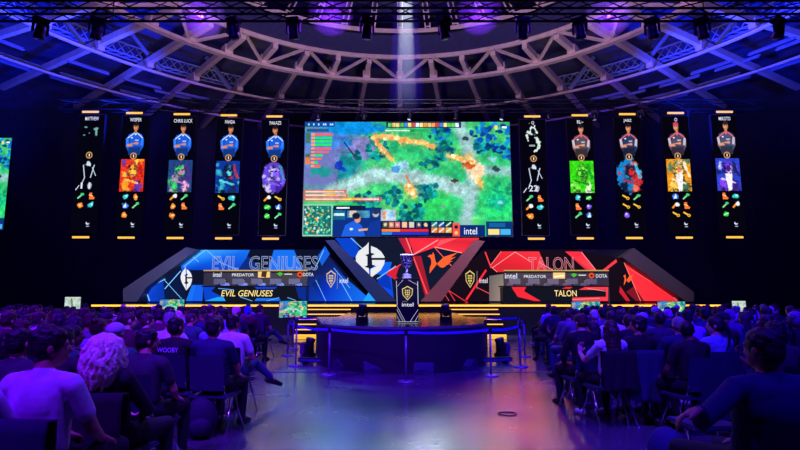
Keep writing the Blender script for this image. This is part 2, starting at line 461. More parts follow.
# hanging purple lamps
for i, (px, py) in enumerate(((205, 19), (332, 17), (478, 16), (606, 18), (111, 22), (706, 20))):
    p = at(px, py, 19)
    t = empty('purple_lamp', p, label='small spotlight glowing purple under the roof ring, %s of its row from the left' % ORD[[1, 2, 3, 4, 0, 5][i]], cat='stage light', group='glowing purple lamps')
    bm = bmesh.new(); lathe(bm, [(.06, .0), (.11, .04), (.12, .25), (.07, .34)], 16, Matrix.Rotation(math.radians(95), 4, 'X')); build('lamp_body', bm, M_black, t, True)
    bm = bmesh.new(); r_ = .065 if i < 4 else .05; lathe(bm, [(r_, -.005), (r_*.9, -.02), (r_*.4, -.03)], 16, Matrix.Rotation(math.radians(-85), 4, 'X') @ Matrix.Translation((0, 0, .02)) @ Matrix.Diagonal((1, 1, -1, 1))); 
    build('lens', bm, glow('purple_lamp_core', (170,130,255), 14), t, True)
    bm = bmesh.new(); tube(bm, (0, .1, .1), (0, .1, 1.2), .02, n=6); build('hanger', bm, M_truss, t)
    if i < 4:
        bm = bmesh.new(); ball(bm, (0, -.3, 0), (.85, .85, .85), u=20, v=14); hb = build('haze_glow', bm, HAZEB, t)
        l = bpy.data.lights.new('purple_glow', 'POINT'); l.energy = 1000; l.color = (.2, .02, 1); l.shadow_soft_size = .1
        lo = bpy.data.objects.new('purple_glow', l); lo.location = p+Vector((0, -.35, -.1)); COL.objects.link(lo)
# truss above the screens
p0 = at(60, 106, 26.6); p1 = at(760, 106, 26.6)
tag(box_truss(p0, p1, .5, M_truss, rt=.03, step=1), 'long dark truss carrying fixtures above the main screen', 'truss')
for i in range(15):
    px = 88+i*46
    p = at(px, 106, 26.3)
    put_mh((p.x, 26.3, p.z-.25), True, R.uniform(-2, 2), 'small stage light on the truss above the screens, %s from the left' % ORD[i], 'stage lights above the screens', lens=(M_lenslit if i % 2 else None), sc=1.0)
# ================================================================== MAIN SCREEN
def game_canvas():
    c = Canvas(207, 114, 2.0, (48,182,110))
    A = lambda x, y: (x-302, y-122)
    n = c.noise(14, 3); c.mix(np.clip(n*2-1, 0, 1), (96,205,110)); n = c.noise(9, 13); c.mix(np.clip(n*2-1.1, 0, 1), (20,160,120), .7)
    def E(x, y, rx, ry, col, **k): c.ell(x-302, y-122, rx, ry, col, **k)
    def S(x1, y1, x2, y2, w, col, **k): c.seg(x1-302, y1-122, x2-302, y2-122, w, col, **k)
    # purple flats, left
    E(318, 158, 50, 44, (104,112,176), soft=.4, wob=.25, seed=21); E(322, 140, 30, 12, (60,120,200), wob=.5, seed=24)
    E(350, 128, 34, 9, (10,130,205), wob=.5, seed=22); E(348, 144, 9, 5, (32,120,196), wob=.3, seed=25)
    E(344, 168, 12, 15, (20,128,140), wob=.6, seed=27); E(320, 172, 14, 6, (30,140,140), wob=.7, seed=29)
    E(360, 148, 14, 14, (120,118,178), wob=.4, seed=33)
    # pale roads
    for a_, b_ in (((330, 193), (372, 176)), ((372, 176), (412, 178)), ((412, 178), (446, 186)), ((446, 186), (462, 192))): S(*a_, *b_, 10, (158,196,196), soft=.6, wob=.3, seed=31)
    for a_, b_ in (((457, 124), (465, 142)), ((465, 142), (470, 165)), ((470, 165), (470, 190)), ((470, 190), (462, 226))): S(*a_, *b_, 9, (140,180,180), soft=.6, wob=.3, seed=35)
    S(472, 170, 508, 172, 7, (130,180,175), soft=.6, wob=.4, seed=37)
    E(430, 205, 24, 16, (45,196,96), wob=.3, seed=41, soft=.4); E(495, 205, 20, 24, (36,204,110), wob=.4, seed=43, soft=.5)
    E(496, 202, 12, 8, (20,170,130), wob=.8, seed=48)
    # trees
    def trees(x, y, rx, ry, cols, k, seed):
        r = random.Random(seed)
        for q in range(k):
            a = r.uniform(0, 6.28); d = math.sqrt(r.random())
            E(x+rx*d*math.cos(a), y+ry*d*math.sin(a), r.uniform(2, 4.2), r.uniform(1.8, 3.4), r.choice(cols), wob=.5, seed=seed*7+q, soft=.35)
    teal = [(10,110,120), (14,140,140), (4,70,100), (22,160,150), (6,90,88)]; blue = [(8,70,160), (14,100,190), (6,50,120), (20,130,190)]
    trees(490, 138, 22, 16, blue, 60, 1); trees(507, 150, 6, 12, blue, 14, 17); trees(437, 134, 12, 8, teal+blue, 26, 2); trees(440, 152, 12, 10, teal, 34, 3)
    trees(424, 192, 12, 10, teal, 34, 4); trees(410, 212, 14, 8, teal, 34, 5); trees(376, 148, 12, 12, teal, 34, 6); trees(366, 200, 14, 9, teal, 30, 7); trees(390, 196, 10, 10, teal, 22, 8)
    trees(428, 164, 9, 5, teal, 14, 9); trees(352, 158, 7, 8, teal, 12, 10); trees(340, 167, 6, 5, [(20,50,160), (30,60,190)], 10, 11); trees(500, 190, 8, 8, [(20,150,110)], 8, 12)
    trees(402, 222, 10, 4, teal, 12, 14); trees(480, 148, 6, 6, teal, 10, 15)
    # fires
    fire = [(255,170,80), (255,214,140), (240,140,80), (255,232,180)]
    def flames(pts, w, seed):
        r = random.Random(seed)
        for (x1, y1), (x2, y2) in zip(pts, pts[1:]):
            S(x1, y1, x2, y2, w*1.5, (200,180,110), wob=1.4, seed=seed, soft=1, al=.6); S(x1, y1, x2, y2, w*.75, (255,186,104), wob=1.2, seed=seed+3, soft=.7)
            for q in range(7):
                t = r.random(); E(x1+(x2-x1)*t+r.uniform(-2, 2), y1+(y2-y1)*t+r.uniform(-2, 2), r.uniform(1.2, 3), r.uniform(1, 2.4), r.choice(fire), wob=.6, seed=seed+q)
    flames([(371, 137), (388, 137), (400, 141), (418, 143), (432, 147)], 3.4, 50); flames([(372, 139), (380, 150), (390, 160)], 3, 60)
    flames([(448, 157), (462, 160), (470, 164)], 4, 70); flames([(468, 158), (476, 176), (478, 186)], 4.5, 80)
    E(474, 172, 9, 9, (238,196,160), wob=.6, seed=84, al=.85); E(466, 166, 6, 4, (190,90,40), wob=.7, seed=85)
    flames([(406, 188), (412, 194)], 6, 90)
    # figures
    E(400, 166, 8, 5, (150,200,225), wob=.7, seed=95); E(394, 170, 5, 4, (70,130,190), wob=.7, seed=96); E(428, 167, 4, 3.4, (180,240,120), soft=.8, al=.8); E(428, 167, 2.6, 2.2, (60,190,100))
    E(464, 139, 3.2, 2.2, (40,70,90), wob=.6, seed=97); E(490, 160, 5, 3, (120,180,190), wob=.8, seed=98); E(494, 170, 4, 3, (40,70,80), wob=.9, seed=99); E(452, 181, 5, 2, (70,60,50), wob=.9, seed=100)
    E(498, 203, 3, 2, (140,200,230), wob=.7, seed=102); S(342, 143, 351, 155, .8, (30,40,100)); E(441, 207, 2, 1.6, (120,130,140), wob=.5, seed=104); S(404, 176, 408, 184, 1, (230,120,60))
    # interface strips
    c.rect(0, 0, 30, 5, (12,70,150)); 
    for x in (3, 8, 13, 18, 20, 25, 27): c.rect(x, 1.4, x+1.6, 3.6, (170,210,250))
    c.rect(82, 0, 158, 6, (16,24,70), .85)
    r = random.Random(3)
    for x in range(84, 156, 4): c.rect(x, .8, x+3.3, 5, r.choice([(240,150,50), (90,190,80), (60,120,220), (210,70,60), (230,200,110), (200,220,230)]))
    c.rect(2, 7, 24, 10, (20,60,110), .7)
    for q in range(10):
        y = 11.6+q*3.55; cl = [(236,92,92), (40,214,100), (40,214,100), (40,214,100), (236,92,92), (236,92,92), (40,214,100), (236,110,80), (40,200,90), (236,92,92)][q]
        c.rect(1, y-.4, 5.5, y+2.9, r.choice([(220,120,60), (90,130,200), (220,220,230), (60,110,80)])); L_ = [22, 21, 21, 20.5, 20.5, 18, 12, 11, 7, 10][q]
        c.rect(6.5, y, 6.5+L_, y+2.3, cl); c.rect(6.5, y, 9.8, y+2.3, (236,150,90)); 
    for q, (L_, s_) in enumerate(((43, 0), (45, 0), (78, 0))):
        y = 68.4+q*3.9; c.rect(0, y, L_, y+3.3, (226,90,80), .8); c.rect(2, y+.9, L_-3, y+2.4, (250,235,220), .75); c.rect(L_*.5, y+.9, L_*.72, y+2.4, (250,190,60), .85)
    # minimap
    c.rect(0, 83, 29, 113.5, (150,200,190)); c.rect(.7, 84, 28, 112.5, (24,110,104))
    for q in range(120): x = r.uniform(1.5, 27); y = r.uniform(85, 111.5); c.ell(x, y, r.uniform(.6, 1.6), r.uniform(.6, 1.6), r.choice([(80,200,150), (20,90,90), (190,230,220), (10,80,100), (230,160,90), (60,170,120)]))
    # webcam inset
    c.rect(29.5, 86, 78, 114, (12,44,120)); c.rect(29.5, 86, 42, 98, (20,90,130)); c.rect(44, 89, 66, 96, (60,130,160)); c.rect(46, 89, 53, 95, (220,190,170))
    c.rect(30, 84, 62, 88.6, (16,24,60)); c.rect(33, 85.4, 46, 87.2, (230,235,245)); c.rect(30.5, 91.5, 41, 94, (190,230,240))
    c.poly([(38, 114), (42, 103), (50, 99), (58, 103), (62, 114)], (30,90,210)); c.ell(54, 97, 3.6, 4.6, (222,150,110)); c.ell(52.6, 94.2, 4.4, 3.6, (20,26,60)); c.ell(48, 107, 2, 1.4, (210,230,250)); c.seg(56, 108, 66, 107, 1.2, (225,160,120))
    c.poly([(62, 114), (66, 101), (76, 98), (79, 114)], (16,50,140)); c.ell(72, 92, 3.6, 4, (190,190,190)); c.ell(72, 90, 4, 3, (40,50,90))
    # hud
    c.rect(77, 88, 92, 99, (170,180,200)); c.ell(80.5, 91.4, 1.8, 1.8, (240,140,40)); c.ell(80.5, 96, 1.8, 1.8, (220,120,50)); c.ell(87, 93, 3, 4, (120,190,230))
    c.rect(77, 99, 149, 114, (12,20,56))
    for q, x in enumerate((79, 85, 91, 98, 105, 112, 119)): c.rect(x, 99.8, x+5.2, 105.6, [(60,90,80), (190,120,100), (200,110,120), (230,170,140), (190,190,200), (60,70,110), (30,40,90)][q]); c.ell(x+2.6, 102.7, 1.6, 1.9, (230,190,150), wob=.5, seed=q)
    c.rect(78, 107, 96, 109.6, (250,120,50)); c.rect(96, 107, 124, 109.6, (220,40,50)); c.rect(78, 110.2, 88, 112.6, (40,130,220)); c.rect(88, 110.2, 124, 112.6, (30,50,190))
    for i_, x in enumerate((127, 134, 141)):
        for j_, y in enumerate((99.8, 105.6)): c.rect(x, y, x+6, y+5, [(20,120,130), (230,110,40), (20,60,160), (240,120,50), (12,60,60), (240,160,60)][(i_*2+j_) % 6]); c.seg(x+1, y+4, x+5, y+1, .9, (190,220,200))
    c.rect(148, 101, 155, 114, (230,80,70)); c.ell(151.5, 105, 2, 2, (20,24,50)); c.ell(151.5, 110.6, 2, 2, (240,190,90))
    c.rect(155, 103, 180, 114, (8,40,110)); c.rect(181, 99.5, 207, 114, (10,50,110)); c.rect(183, 107, 194, 112.4, (230,210,130)); c.rect(184, 101, 200, 105, (20,90,150)); c.rect(195, 107, 205, 112.4, (70,170,220))
    c.ell(193, 5.5, 2.4, 2.6, (220,190,90)); c.rect(199, 4.6, 204, 6.6, (220,235,240))
    c.rect(79, 7.6, 120, 10, (20,120,60), .5); c.rect(81, 8.2, 106, 9.5, (230,240,230), .8)
    m = np.ones(c.X.shape); m[(c.Yy > 98)] = 0; m[(c.X < 30)] = .3
    c.grain(m, .11, 1.3, 77); c.grain(m, .16, 4.2, 79)
    return c
gc = game_canvas()
def screen_panel(px0, py0, px1, py1, Y, name, label, cat, canvas=None, mesh=None, frame=.06, depth=.12, group=None, stand=False):
    a = at(px0, py1, Y); b = at(px1, py0, Y); mid = (a+b)/2; W = b.x-a.x; Hh = b.z-a.z
    mid.y = Y
    t = empty(name, (mid.x, Y, a.z), label=label, cat=cat, group=group)
    bm = bmesh.new(); box(bm, (0, depth/2+.004, Hh/2), (W+2*frame, depth, Hh+2*frame), bevel=.01); build('casing', bm, M_black, t)
    if mesh is None: s = canvas.mesh('display', W, Hh, t, (0, -.004, Hh/2))
    else:
        s = bpy.data.objects.new('display', mesh[0]); s.location = (0, -.004, Hh/2); s.scale = (W/mesh[1], 1, Hh/mesh[2]); link(s, t)
    return t, s, W, Hh
MS, MSd, MW, MH = screen_panel(302.5, 122, 509.5, 236.3, 26.0, 'main_screen', 'huge LED screen showing a bright green strategy game above the stage', 'screen', canvas=gc, depth=.3, frame=.04)
text_mesh('lettering', 'intel', at(464, 230, 26).x-MS.location.x, at(477, 230, 26).x-MS.location.x, at(0, 234.5, 26).z-MS.location.z-MH/2, at(0, 227.5, 26).z-MS.location.z-MH/2, -.02, M_white, MSd)
gm = (MSd.data, MW, MH)
screen_panel(-128, 138, 12, 230, 26.0, 'side_screen', 'second LED screen with the same game, cut by the left photo edge', 'screen', mesh=gm)
# ================================================================== PLAYER BANNERS
def icon(c, x, y, k, r):
    f = r.choice
    if k == 0: c.seg(x-2.6, y+2, x+1, y-1, .9, (120,210,140)); c.ell(x+1.8, y-1.8, 2, 1.6, (60,200,120), wob=.5, seed=r.randint(0, 999))
    elif k == 1: c.poly([(x-2, y-3), (x+.5, y-3), (x+1, y+.3), (x+3.4, y+1.4), (x+3, y+3), (x-2.2, y+3)], (238,110,50)); c.seg(x-2, y-1, x+1, y, .6, (250,190,120))
    elif k == 2: c.ell(x, y, 3.2, 2.8, (50,190,200), wob=.6, seed=r.randint(0, 999)); c.ell(x+1, y-.6, 1.3, 1, (190,240,240))
    elif k == 3: c.seg(x-3, y+2, x, y-1, 1.1, (240,140,40)); c.ell(x+1.6, y-1.2, 2.2, 2.2, (225,225,225), wob=.5, seed=r.randint(0, 999))
    elif k == 4: c.seg(x-3, y-1.8, x+1, y+.5, .9, (240,190,60)); c.ell(x+1.8, y+1, 1.9, 1.7, (240,180,50)); c.ell(x+1.8, y+1, .8, .8, (60,40,20))
    elif k == 5: c.ell(x, y, 3.4, 2.6, (60,120,230), wob=.7, seed=r.randint(0, 999)); c.poly([(x-2, y+2), (x+1, y-3), (x+1.5, y+2)], (210,230,250))
    elif k == 6: c.ell(x, y, 3.2, 2.6, (40,200,80), wob=.5, seed=r.randint(0, 999)); c.seg(x-2, y+1, x+2, y-1, .5, (200,250,160))
    elif k == 7: c.ell(x, y+.4, 3, 2.7, (240,130,50), wob=.8, seed=r.randint(0, 999)); c.ell(x, y+.4, 1.4, 1, (250,220,120))
    elif k == 8: c.ell(x, y, 3, 2.8, (120,80,220), wob=.5, seed=r.randint(0, 999)); c.ell(x-.5, y-.6, 1.2, 1.2, (200,190,250))
def player(c, x, jersey, skin, hair, trim, lean=0, mono=False):
    y0 = 0
    if not mono: dk = tuple(int(v*.6) for v in jersey); lt = tuple(min(255, int(v*1.25+14)) for v in jersey) if jersey[2] > 150 else (186,176,196)
    if not mono:
        c.poly([(x-8.6, 27), (x-8.2, 20), (x-6, 15.4), (x-1, 13.4), (x+3, 13.4), (x+7.4, 15.4), (x+9.4, 20), (x+9.6, 27), (x+6.6, 32.5), (x-5.6, 32.5)], jersey)
        c.poly([(x-6, 32.5), (x-5.2, 28), (x+6.2, 28), (x+6.8, 32.5), (x+6, 36), (x-5, 36)], dk)
        c.seg(x-5, 18, x-5.4, 25, .5, dk); c.seg(x+6.4, 18, x+6.6, 25, .5, dk)
        c.poly([(x-1.2, 13.6), (x+3, 13.6), (x+.9, 16.6)], trim); c.ell(x+.8, 12.4, 1.6, 2.4, tuple(int(v*.8) for v in skin)); c.ell(x+.8+lean, 7.8, 2.9, 4.2, skin)
        c.ell(x+.8+lean, 4.8, 3.2, 2.3, hair); c.seg(x-.6+lean, 7.4, x+.2+lean, 7.4, .4, (60,30,26)); c.seg(x+1.6+lean, 7.4, x+2.4+lean, 7.4, .4, (60,30,26)); c.seg(x+.2+lean, 10.2, x+1.6+lean, 10.2, .4, (140,60,50)); c.ell(x+2.4+lean, 8.6, .8, 2.4, tuple(int(v*.75) for v in skin), al=.7)
        c.seg(x-7.6, 20, x-6.6, 26, 1.5, lt); c.seg(x+8.2, 20, x+7.4, 26, 1.5, lt); c.seg(x-6.4, 26.4, x+3, 24.2, 1.5, skin); c.seg(x+7, 27, x-2, 25.8, 1.3, jersey); c.seg(x+7, 28, x-2, 26.9, .4, dk); c.ell(x-2.6, 26.2, 1.3, 1.2, skin)
        c.ell(x-2.8, 18.6, 1.1, .8, (230,235,245)); c.seg(x+3.4, 14.6, x+8, 18.6, .6, trim); c.seg(x-1.4, 14.6, x-6.6, 18.6, .6, trim); c.rect(x+.4, 20.4, x+4.4, 21.8, (210,220,240), .7)
    else:
        w = (196,214,206)
        c.ell(x+.5, 8.5, 4.2, 5, w, wob=1.4, seed=hair[0]); c.ell(x+1.6, 9, 2.3, 3.4, (8,10,30), wob=.9, seed=hair[0]+3)
        c.seg(x+5, 16, x+8, 24, 2, w, wob=1.2, seed=hair[0]+5); c.seg(x-5, 13, x-4, 19, 1.2, w, wob=1, seed=hair[0]+6); c.rect(x-3, 22.5, x+3, 24.5, w, .7); c.seg(x+2, 30, x+6, 26, 1.3, w, wob=1.2, seed=hair[0]+9)
BN = [('MATTHEW', 87.5, 'black', None, None, (0,1,7,2)), ('WISPER', 132, 'orange', None, None, (2,7,5,0,7)), ('CHRIS LUCK', 180, 'green and pink', None, None, (3,0,7,1,7)), ('PANDA', 227.5, 'teal', None, None, (4,2,1,0)), ('PAKAZS', 273.5, 'violet', None, None, (3,4,6,5,6,0)),
      ('Q', 534, 'black', None, None, (0,1,3,2,7)), ('RL~', 582, 'bright green', None, None, (2,6,1,8,0,5)), ('JABZ', 630, 'blue and red', None, None, (4,0,4,4,8)), ('O', 679, 'golden', None, None, (5,0,3,1,4,4)), ('MIKOTO', 728.5, 'purple', None, None, (1,2,0,3,6))]
zt0 = at(400, 118, 26).z; zb0 = at(400, 237.5, 26).z
for bi, (nm, cx, colr, _, _, icons) in enumerate(BN):
    left = bi < 5; rr = random.Random(bi+40)
    off = (4-bi if left else bi-5)
    Yb = 26-.17*off
    zt_ = at(400, 119.5, 26).z; zb_ = at(400, 235, 26).z
    c = Canvas(27, 116, 2.2, (3,3,15) if left else (5,3,14))
    x = 13.5
    # player picture
    if bi == 0:
        for (px_, py_, a_, b_) in ((8, 9, 2.5, .7), (18, 11, 3, 2), (19, 15, 1.6, 3.2), (7, 17, 1.5, .6), (12, 15, .6, 1)): c.ell(px_, py_, a_, b_, (110,160,150), wob=.9, seed=bi+3)
    elif bi == 5: player(c, x-1, None, None, (60,), None, mono=True)
    elif left: player(c, x, (26,84,200), (205,130,92), (30,20,24), (190,215,250), lean=[0, 0, 0, .6, -.6][bi])
    else: player(c, x, [(70,60,90), (84,70,84), (40,50,90), (76,66,92), (70,74,108)][bi-5], (216,140,106), [(30,20,24), (30,20,24), (30,20,24), (190,60,90), (40,30,30)][bi-5], (230,90,110), lean=[0, 0, 0, -.8, 0][bi-5])
    c.a = np.roll(c.a, int(3.6*c.res), axis=0)
    # hero picture, painted as a plain abstract portrait block
    y0, y1 = 43, 75
    pal = [None, [(214,50,30), (250,150,40), (255,200,80), (90,50,170), (170,20,20)], [(30,60,120), (60,200,110), (210,120,190), (240,170,210), (70,40,120)], [(14,50,140), (50,160,190), (90,220,220), (20,40,90), (190,50,70)], [(90,60,200), (190,180,235), (120,90,240), (60,30,140), (60,160,180)],
           None, [(50,200,20), (110,240,60), (20,110,20), (210,240,190), (20,150,40)], [(20,120,190), (10,24,60), (200,40,50), (230,110,90), (60,190,230)], [(220,140,30), (250,200,90), (230,215,190), (60,110,90), (250,240,220)], [(40,60,190), (120,60,220), (215,205,235), (60,30,120), (20,30,90)]][bi]
    if pal:
        if colr == 'violet': c.ell(x, 59, 12, 16.5, pal[0], soft=.1)
        elif colr == 'blue and red': c.ell(x-2, 59, 12, 17, pal[0], soft=.1, wob=.4, seed=9); c.ell(x+7, 62, 5.5, 11, pal[2], wob=.6, seed=8)
        else: c.rect(1.4, y0, 25.6, y1, pal[0])
        inside = ((c.X > 1.4) & (c.X < 25.6) & (c.Yy > y0) & (c.Yy < y1)).astype(float); sv = c.a.copy()
        for q in range(11):
            ax, ay = rr.uniform(2, 25), rr.uniform(y0+1, y1-1)
            c.ell(ax, ay, rr.uniform(2, 6), rr.uniform(1.6, 5), rr.choice(pal), wob=.9, seed=rr.randint(0, 9999), ang=rr.uniform(0, 3), soft=.5, al=.85)
        dk_ = tuple(int(v*.25) for v in pal[3])
        c.ell(x, 72, 10, 10, dk_, wob=.7, seed=bi+2, soft=.3, al=.8); c.ell(x-4.5, 69, 6.4, 7, pal[1], wob=.8, seed=bi+12, soft=.5); c.ell(x+5, 70, 5, 7, pal[3], wob=.8, seed=bi+22, soft=.5); c.ell(x, 68, 4, 8, pal[0], wob=.7, seed=bi+30, soft=.5)
        c.ell(x+.3, 54, 6.6, 8.2, dk_, wob=.6, seed=bi+4, al=.75, soft=.4); c.ell(x, 54, 5.2, 6.6, pal[1 if colr != 'teal' else 3], wob=.7, seed=bi, soft=.4); c.ell(x+1.5, 55, 3.2, 4.6, pal[2], wob=.8, seed=bi+60, soft=.5); c.ell(x-2, 53, 1.4, 1, dk_); c.ell(x+2.2, 53, 1.4, 1, dk_); c.seg(x-1.5, 58.6, x+2, 58.6, .5, dk_)
        c.seg(x-7, 63, x+6, 67, 1.1, pal[2], wob=.9, seed=bi+70, al=.8); c.seg(x+6, 47, x+10, 60, 1.6, pal[4], wob=1, seed=bi+80, al=.8)
        if colr in ('golden', 'purple'): c.poly([(x-3.4, 58), (x+4, 58), (x+2.5, 74), (x-1, 75)], (236,226,226)); c.ell(x+.4, 53, 2.6, 3.6, pal[3] if colr == 'purple' else (200,120,80))
        if colr == 'violet' or colr == 'blue and red': inside = ((np.hypot((c.X-x)/12.4, (c.Yy-59)/17) < 1)).astype(float)
        c.a = sv*(1-inside[..., None])+c.a*inside[..., None]
        c.grain(inside, .16, 1.2, bi+5)
    else:
        w = (190,205,220)
        c.seg(x-5, 50, x-3, 62, .55, w); c.seg(x+6, 50, x+3, 62, .55, w); c.seg(x-3, 62, x-6, 70, .5, w); c.ell(x+2.6, 70, 3, 4, (150,165,180), wob=.9, seed=4); c.ell(x, 49, 3, 2.4, w, wob=1.5, seed=6)
        c.seg(x-8, 70, x-11, 74, .5, w); c.seg(x+4, 52, x+8, 60, .4, w)
    # badge
    c.ell(x, 40, 3.6, 3.6, (216,150,90), soft=.15); c.ell(x, 40, 2.6, 2.6, (20,16,26), soft=.15); c.rect(x-.5, 38.8, x+.5, 41.4, (240,230,210))
    for q, k in enumerate(icons):
        iy = 80+(q//2)*8.6; ix = x-5.4 if q % 2 == 0 else x+5.4; icon(c, ix, iy, k, rr)
    c.ell(x+3.6, 106, 2.1, 1.9, (200,215,235)); c.ell(x+4.2, 104.9, 1.8, 1.6, (4,4,16)); c.seg(x+2.6, 109, x+5, 109, .5, (150,160,190))
    cxw = at(cx, 176, Yb).x; Wb = 27*Yb/F; Hb = zt_-zb_
    t = empty('player_banner', (cxw, Yb, zb_), label='tall black LED banner headed %s with a %s portrait block' % (nm, colr), cat='banner', group='player banners beside the main screen')
    t['label'] = 'tall LED banner headed %s, %s from the %s edge of the main screen' % (nm, ORD[off], 'left' if left else 'right')
    bm = bmesh.new(); box(bm, (0, .08, Hb/2), (Wb+.06, .14, Hb+.08), bevel=.01); build('casing', bm, M_black, t)
    d = c.mesh('display', Wb, Hb, t, (0, -.004, Hb/2))
    w_ = .088*len(nm)+.05
    text_mesh('lettering', nm, -w_/2+.02, w_/2+.02, Hb/2-.28, Hb/2-.1, -.02, M_white, d)
    if bi in (0, 5): text_mesh('lettering', '11' if bi == 0 else '22', -.28, .18, Hb/2-73/116*Hb, Hb/2-67/116*Hb, -.02, M_white, d)
    for up in (0, 1):
        z = at(400, 117.3 if up else 239.0, 26).z
        tb = empty('batten_light', (cxw-.02, Yb-.12, z), label='glowing yellow light bar %s the %s banner' % ('above' if up else 'below', nm), cat='light bar', group='yellow light bars of the banners')
        bm = bmesh.new(); box(bm, (0, .05, .03), (.86, .1, .14), bevel=.01); build('housing', bm, M_black, tb)
        bm = bmesh.new(); box(bm, (0, -.012, 0), (.82, .03, .1), bevel=.01); build('light_strip', bm, glow('batten_glow', (255,190,70), 1.25), tb)
# ================================================================== STAGE
M_stage = mat('stage_black', (14,14,18), .35)
M_stagetop = mat('stage_top', (24,24,30), .12, spec=.8)
x0 = at(92, 303, 21).x; x1 = at(723, 303, 21).x
st = empty('main_stage', ((x0+x1)/2, 21, 0), label='long low black stage with a glowing gold front edge', cat='stage')
SW = x1-x0; sx = (x0+x1)/2
bm = bmesh.new(); box(bm, (0, 4, .59), (SW, 8, 1.18)); build('stage_body', bm, M_stage, st)
bm = bmesh.new(); box(bm, (0, 4, 1.19), (SW, 8, .02)); build('stage_top', bm, M_stagetop, st)
bm = bmesh.new(); box(bm, (0, -.02, 1.15), (SW, .04, .07)); build('gold_edge', bm, M_gold, st)
# staircases
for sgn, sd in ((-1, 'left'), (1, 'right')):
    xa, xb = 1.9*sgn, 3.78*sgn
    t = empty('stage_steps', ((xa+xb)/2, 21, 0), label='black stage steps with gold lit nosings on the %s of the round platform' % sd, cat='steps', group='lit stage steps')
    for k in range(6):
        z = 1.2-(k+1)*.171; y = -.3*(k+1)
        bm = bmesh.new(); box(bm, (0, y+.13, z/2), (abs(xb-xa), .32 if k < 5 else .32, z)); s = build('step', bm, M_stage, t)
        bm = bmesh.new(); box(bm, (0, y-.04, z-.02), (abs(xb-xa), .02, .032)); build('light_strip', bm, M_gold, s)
        if k == 5: bm = bmesh.new(); box(bm, (0, y-.04, .07), (abs(xb-xa), .02, .12)); build('lit_riser_face', bm, glow('lit_riser_glow', (255,190,40), 1.1), s)  # yellow light on the bottom riser face, put in as a glowing panel
# ---- round platform
PZ = .94
def outline(n=40):
    pts = [(2.46, 15.5)]; yc, r = 12.87, 1.92
    for i in range(n+1):
        a = math.radians(2)+(PI-math.radians(4))*i/n; pts.append((r*math.cos(a), yc-r*math.sin(a)))
    pts.append((-2.46, 15.5)); pts.append((-1.88, 15.8)); pts.append((-1.88, 19.0)); pts.append((1.88, 19.0)); pts.append((1.88, 15.8))
    return [(x+.05, y) for x, y in pts]
def slab(bm, pts, z0, z1):
    b = [bm.verts.new((x, y, z0)) for x, y in pts]; t = [bm.verts.new((x, y, z1)) for x, y in pts]; n = len(pts)
    bm.faces.new(b); bm.faces.new(list(reversed(t)))
    for i in range(n): bm.faces.new((b[i], b[(i+1) % n], t[(i+1) % n], t[i]))
    bmesh.ops.recalc_face_normals(bm, faces=bm.faces)
pf = empty('round_platform', (0, 0, 0), label='black round-fronted trophy platform jutting out from the stage steps', cat='platform')
o = outline(); bm = bmesh.new(); slab(bm, o, 0, PZ-.05); build('skirt', bm, mat('skirt_cloth', (12,12,18), .75, noise=.2, nscale=30), pf)
bm = bmesh.new(); slab(bm, o, PZ-.05, PZ); build('platform_top', bm, M_stagetop, pf)
bm = bmesh.new()
for (ax, ay), (bx_, by_) in zip(o[1:42], o[2:43]): beam(bm, (ax, ay-.005, PZ-.03), (bx_, by_-.005, PZ-.03), .02, .05)
build('edge_trim', bm, M_alu, pf)
# ---- podium
pp = fl(407.5, 322.5, PZ)
pod = empty('trophy_podium', (pp.x, pp.y+.2, PZ), label='tapered black podium with gold shield crest and white light lines', cat='podium')
pw, ph = .265, 1.0
bm = bmesh.new()
vs = []
for z, w, d in ((0, .255, .2), (ph, .275, .2)):
    vs.append([bm.verts.new(v) for v in ((-w, -d, z), (w, -d, z), (w, d, z), (-w, d, z))])
for i in range(4): bm.faces.new((vs[0][i], vs[0][(i+1) % 4], vs[1][(i+1) % 4], vs[1][i]))
bm.faces.new(list(reversed(vs[0]))); bm.faces.new(vs[1]); build('podium_body', bm, mat('podium_black', (14,15,24), .3), pod)
bm = bmesh.new(); box(bm, (0, 0, ph+.012), (.57, .42, .024), bevel=.006); build('podium_cap', bm, M_black, pod)
bm = bmesh.new()
def pl(a, b, w=.012): beam(bm, (a[0], -.203, a[1]), (b[0], -.203, b[1]), w, .006)
pl((-.25, .02), (.25, .02)); pl((-.25, .3), (-.1, .02)); pl((.25, .3), (.06, .02)); pl((-.245, .38), (-.05, .02)); pl((.25, .42), (.24, .95)); pl((-.26, .97), (-.24, .4), .008); pl((.02, .99), (.26, .86)); pl((-.1, .99), (-.26, .82), .008); pl((-.25, .16), (-.18, .02)); pl((.25, .16), (.17, .02))
build('light_line', bm, glow('podium_line', (225,225,245), 1.1), pod)
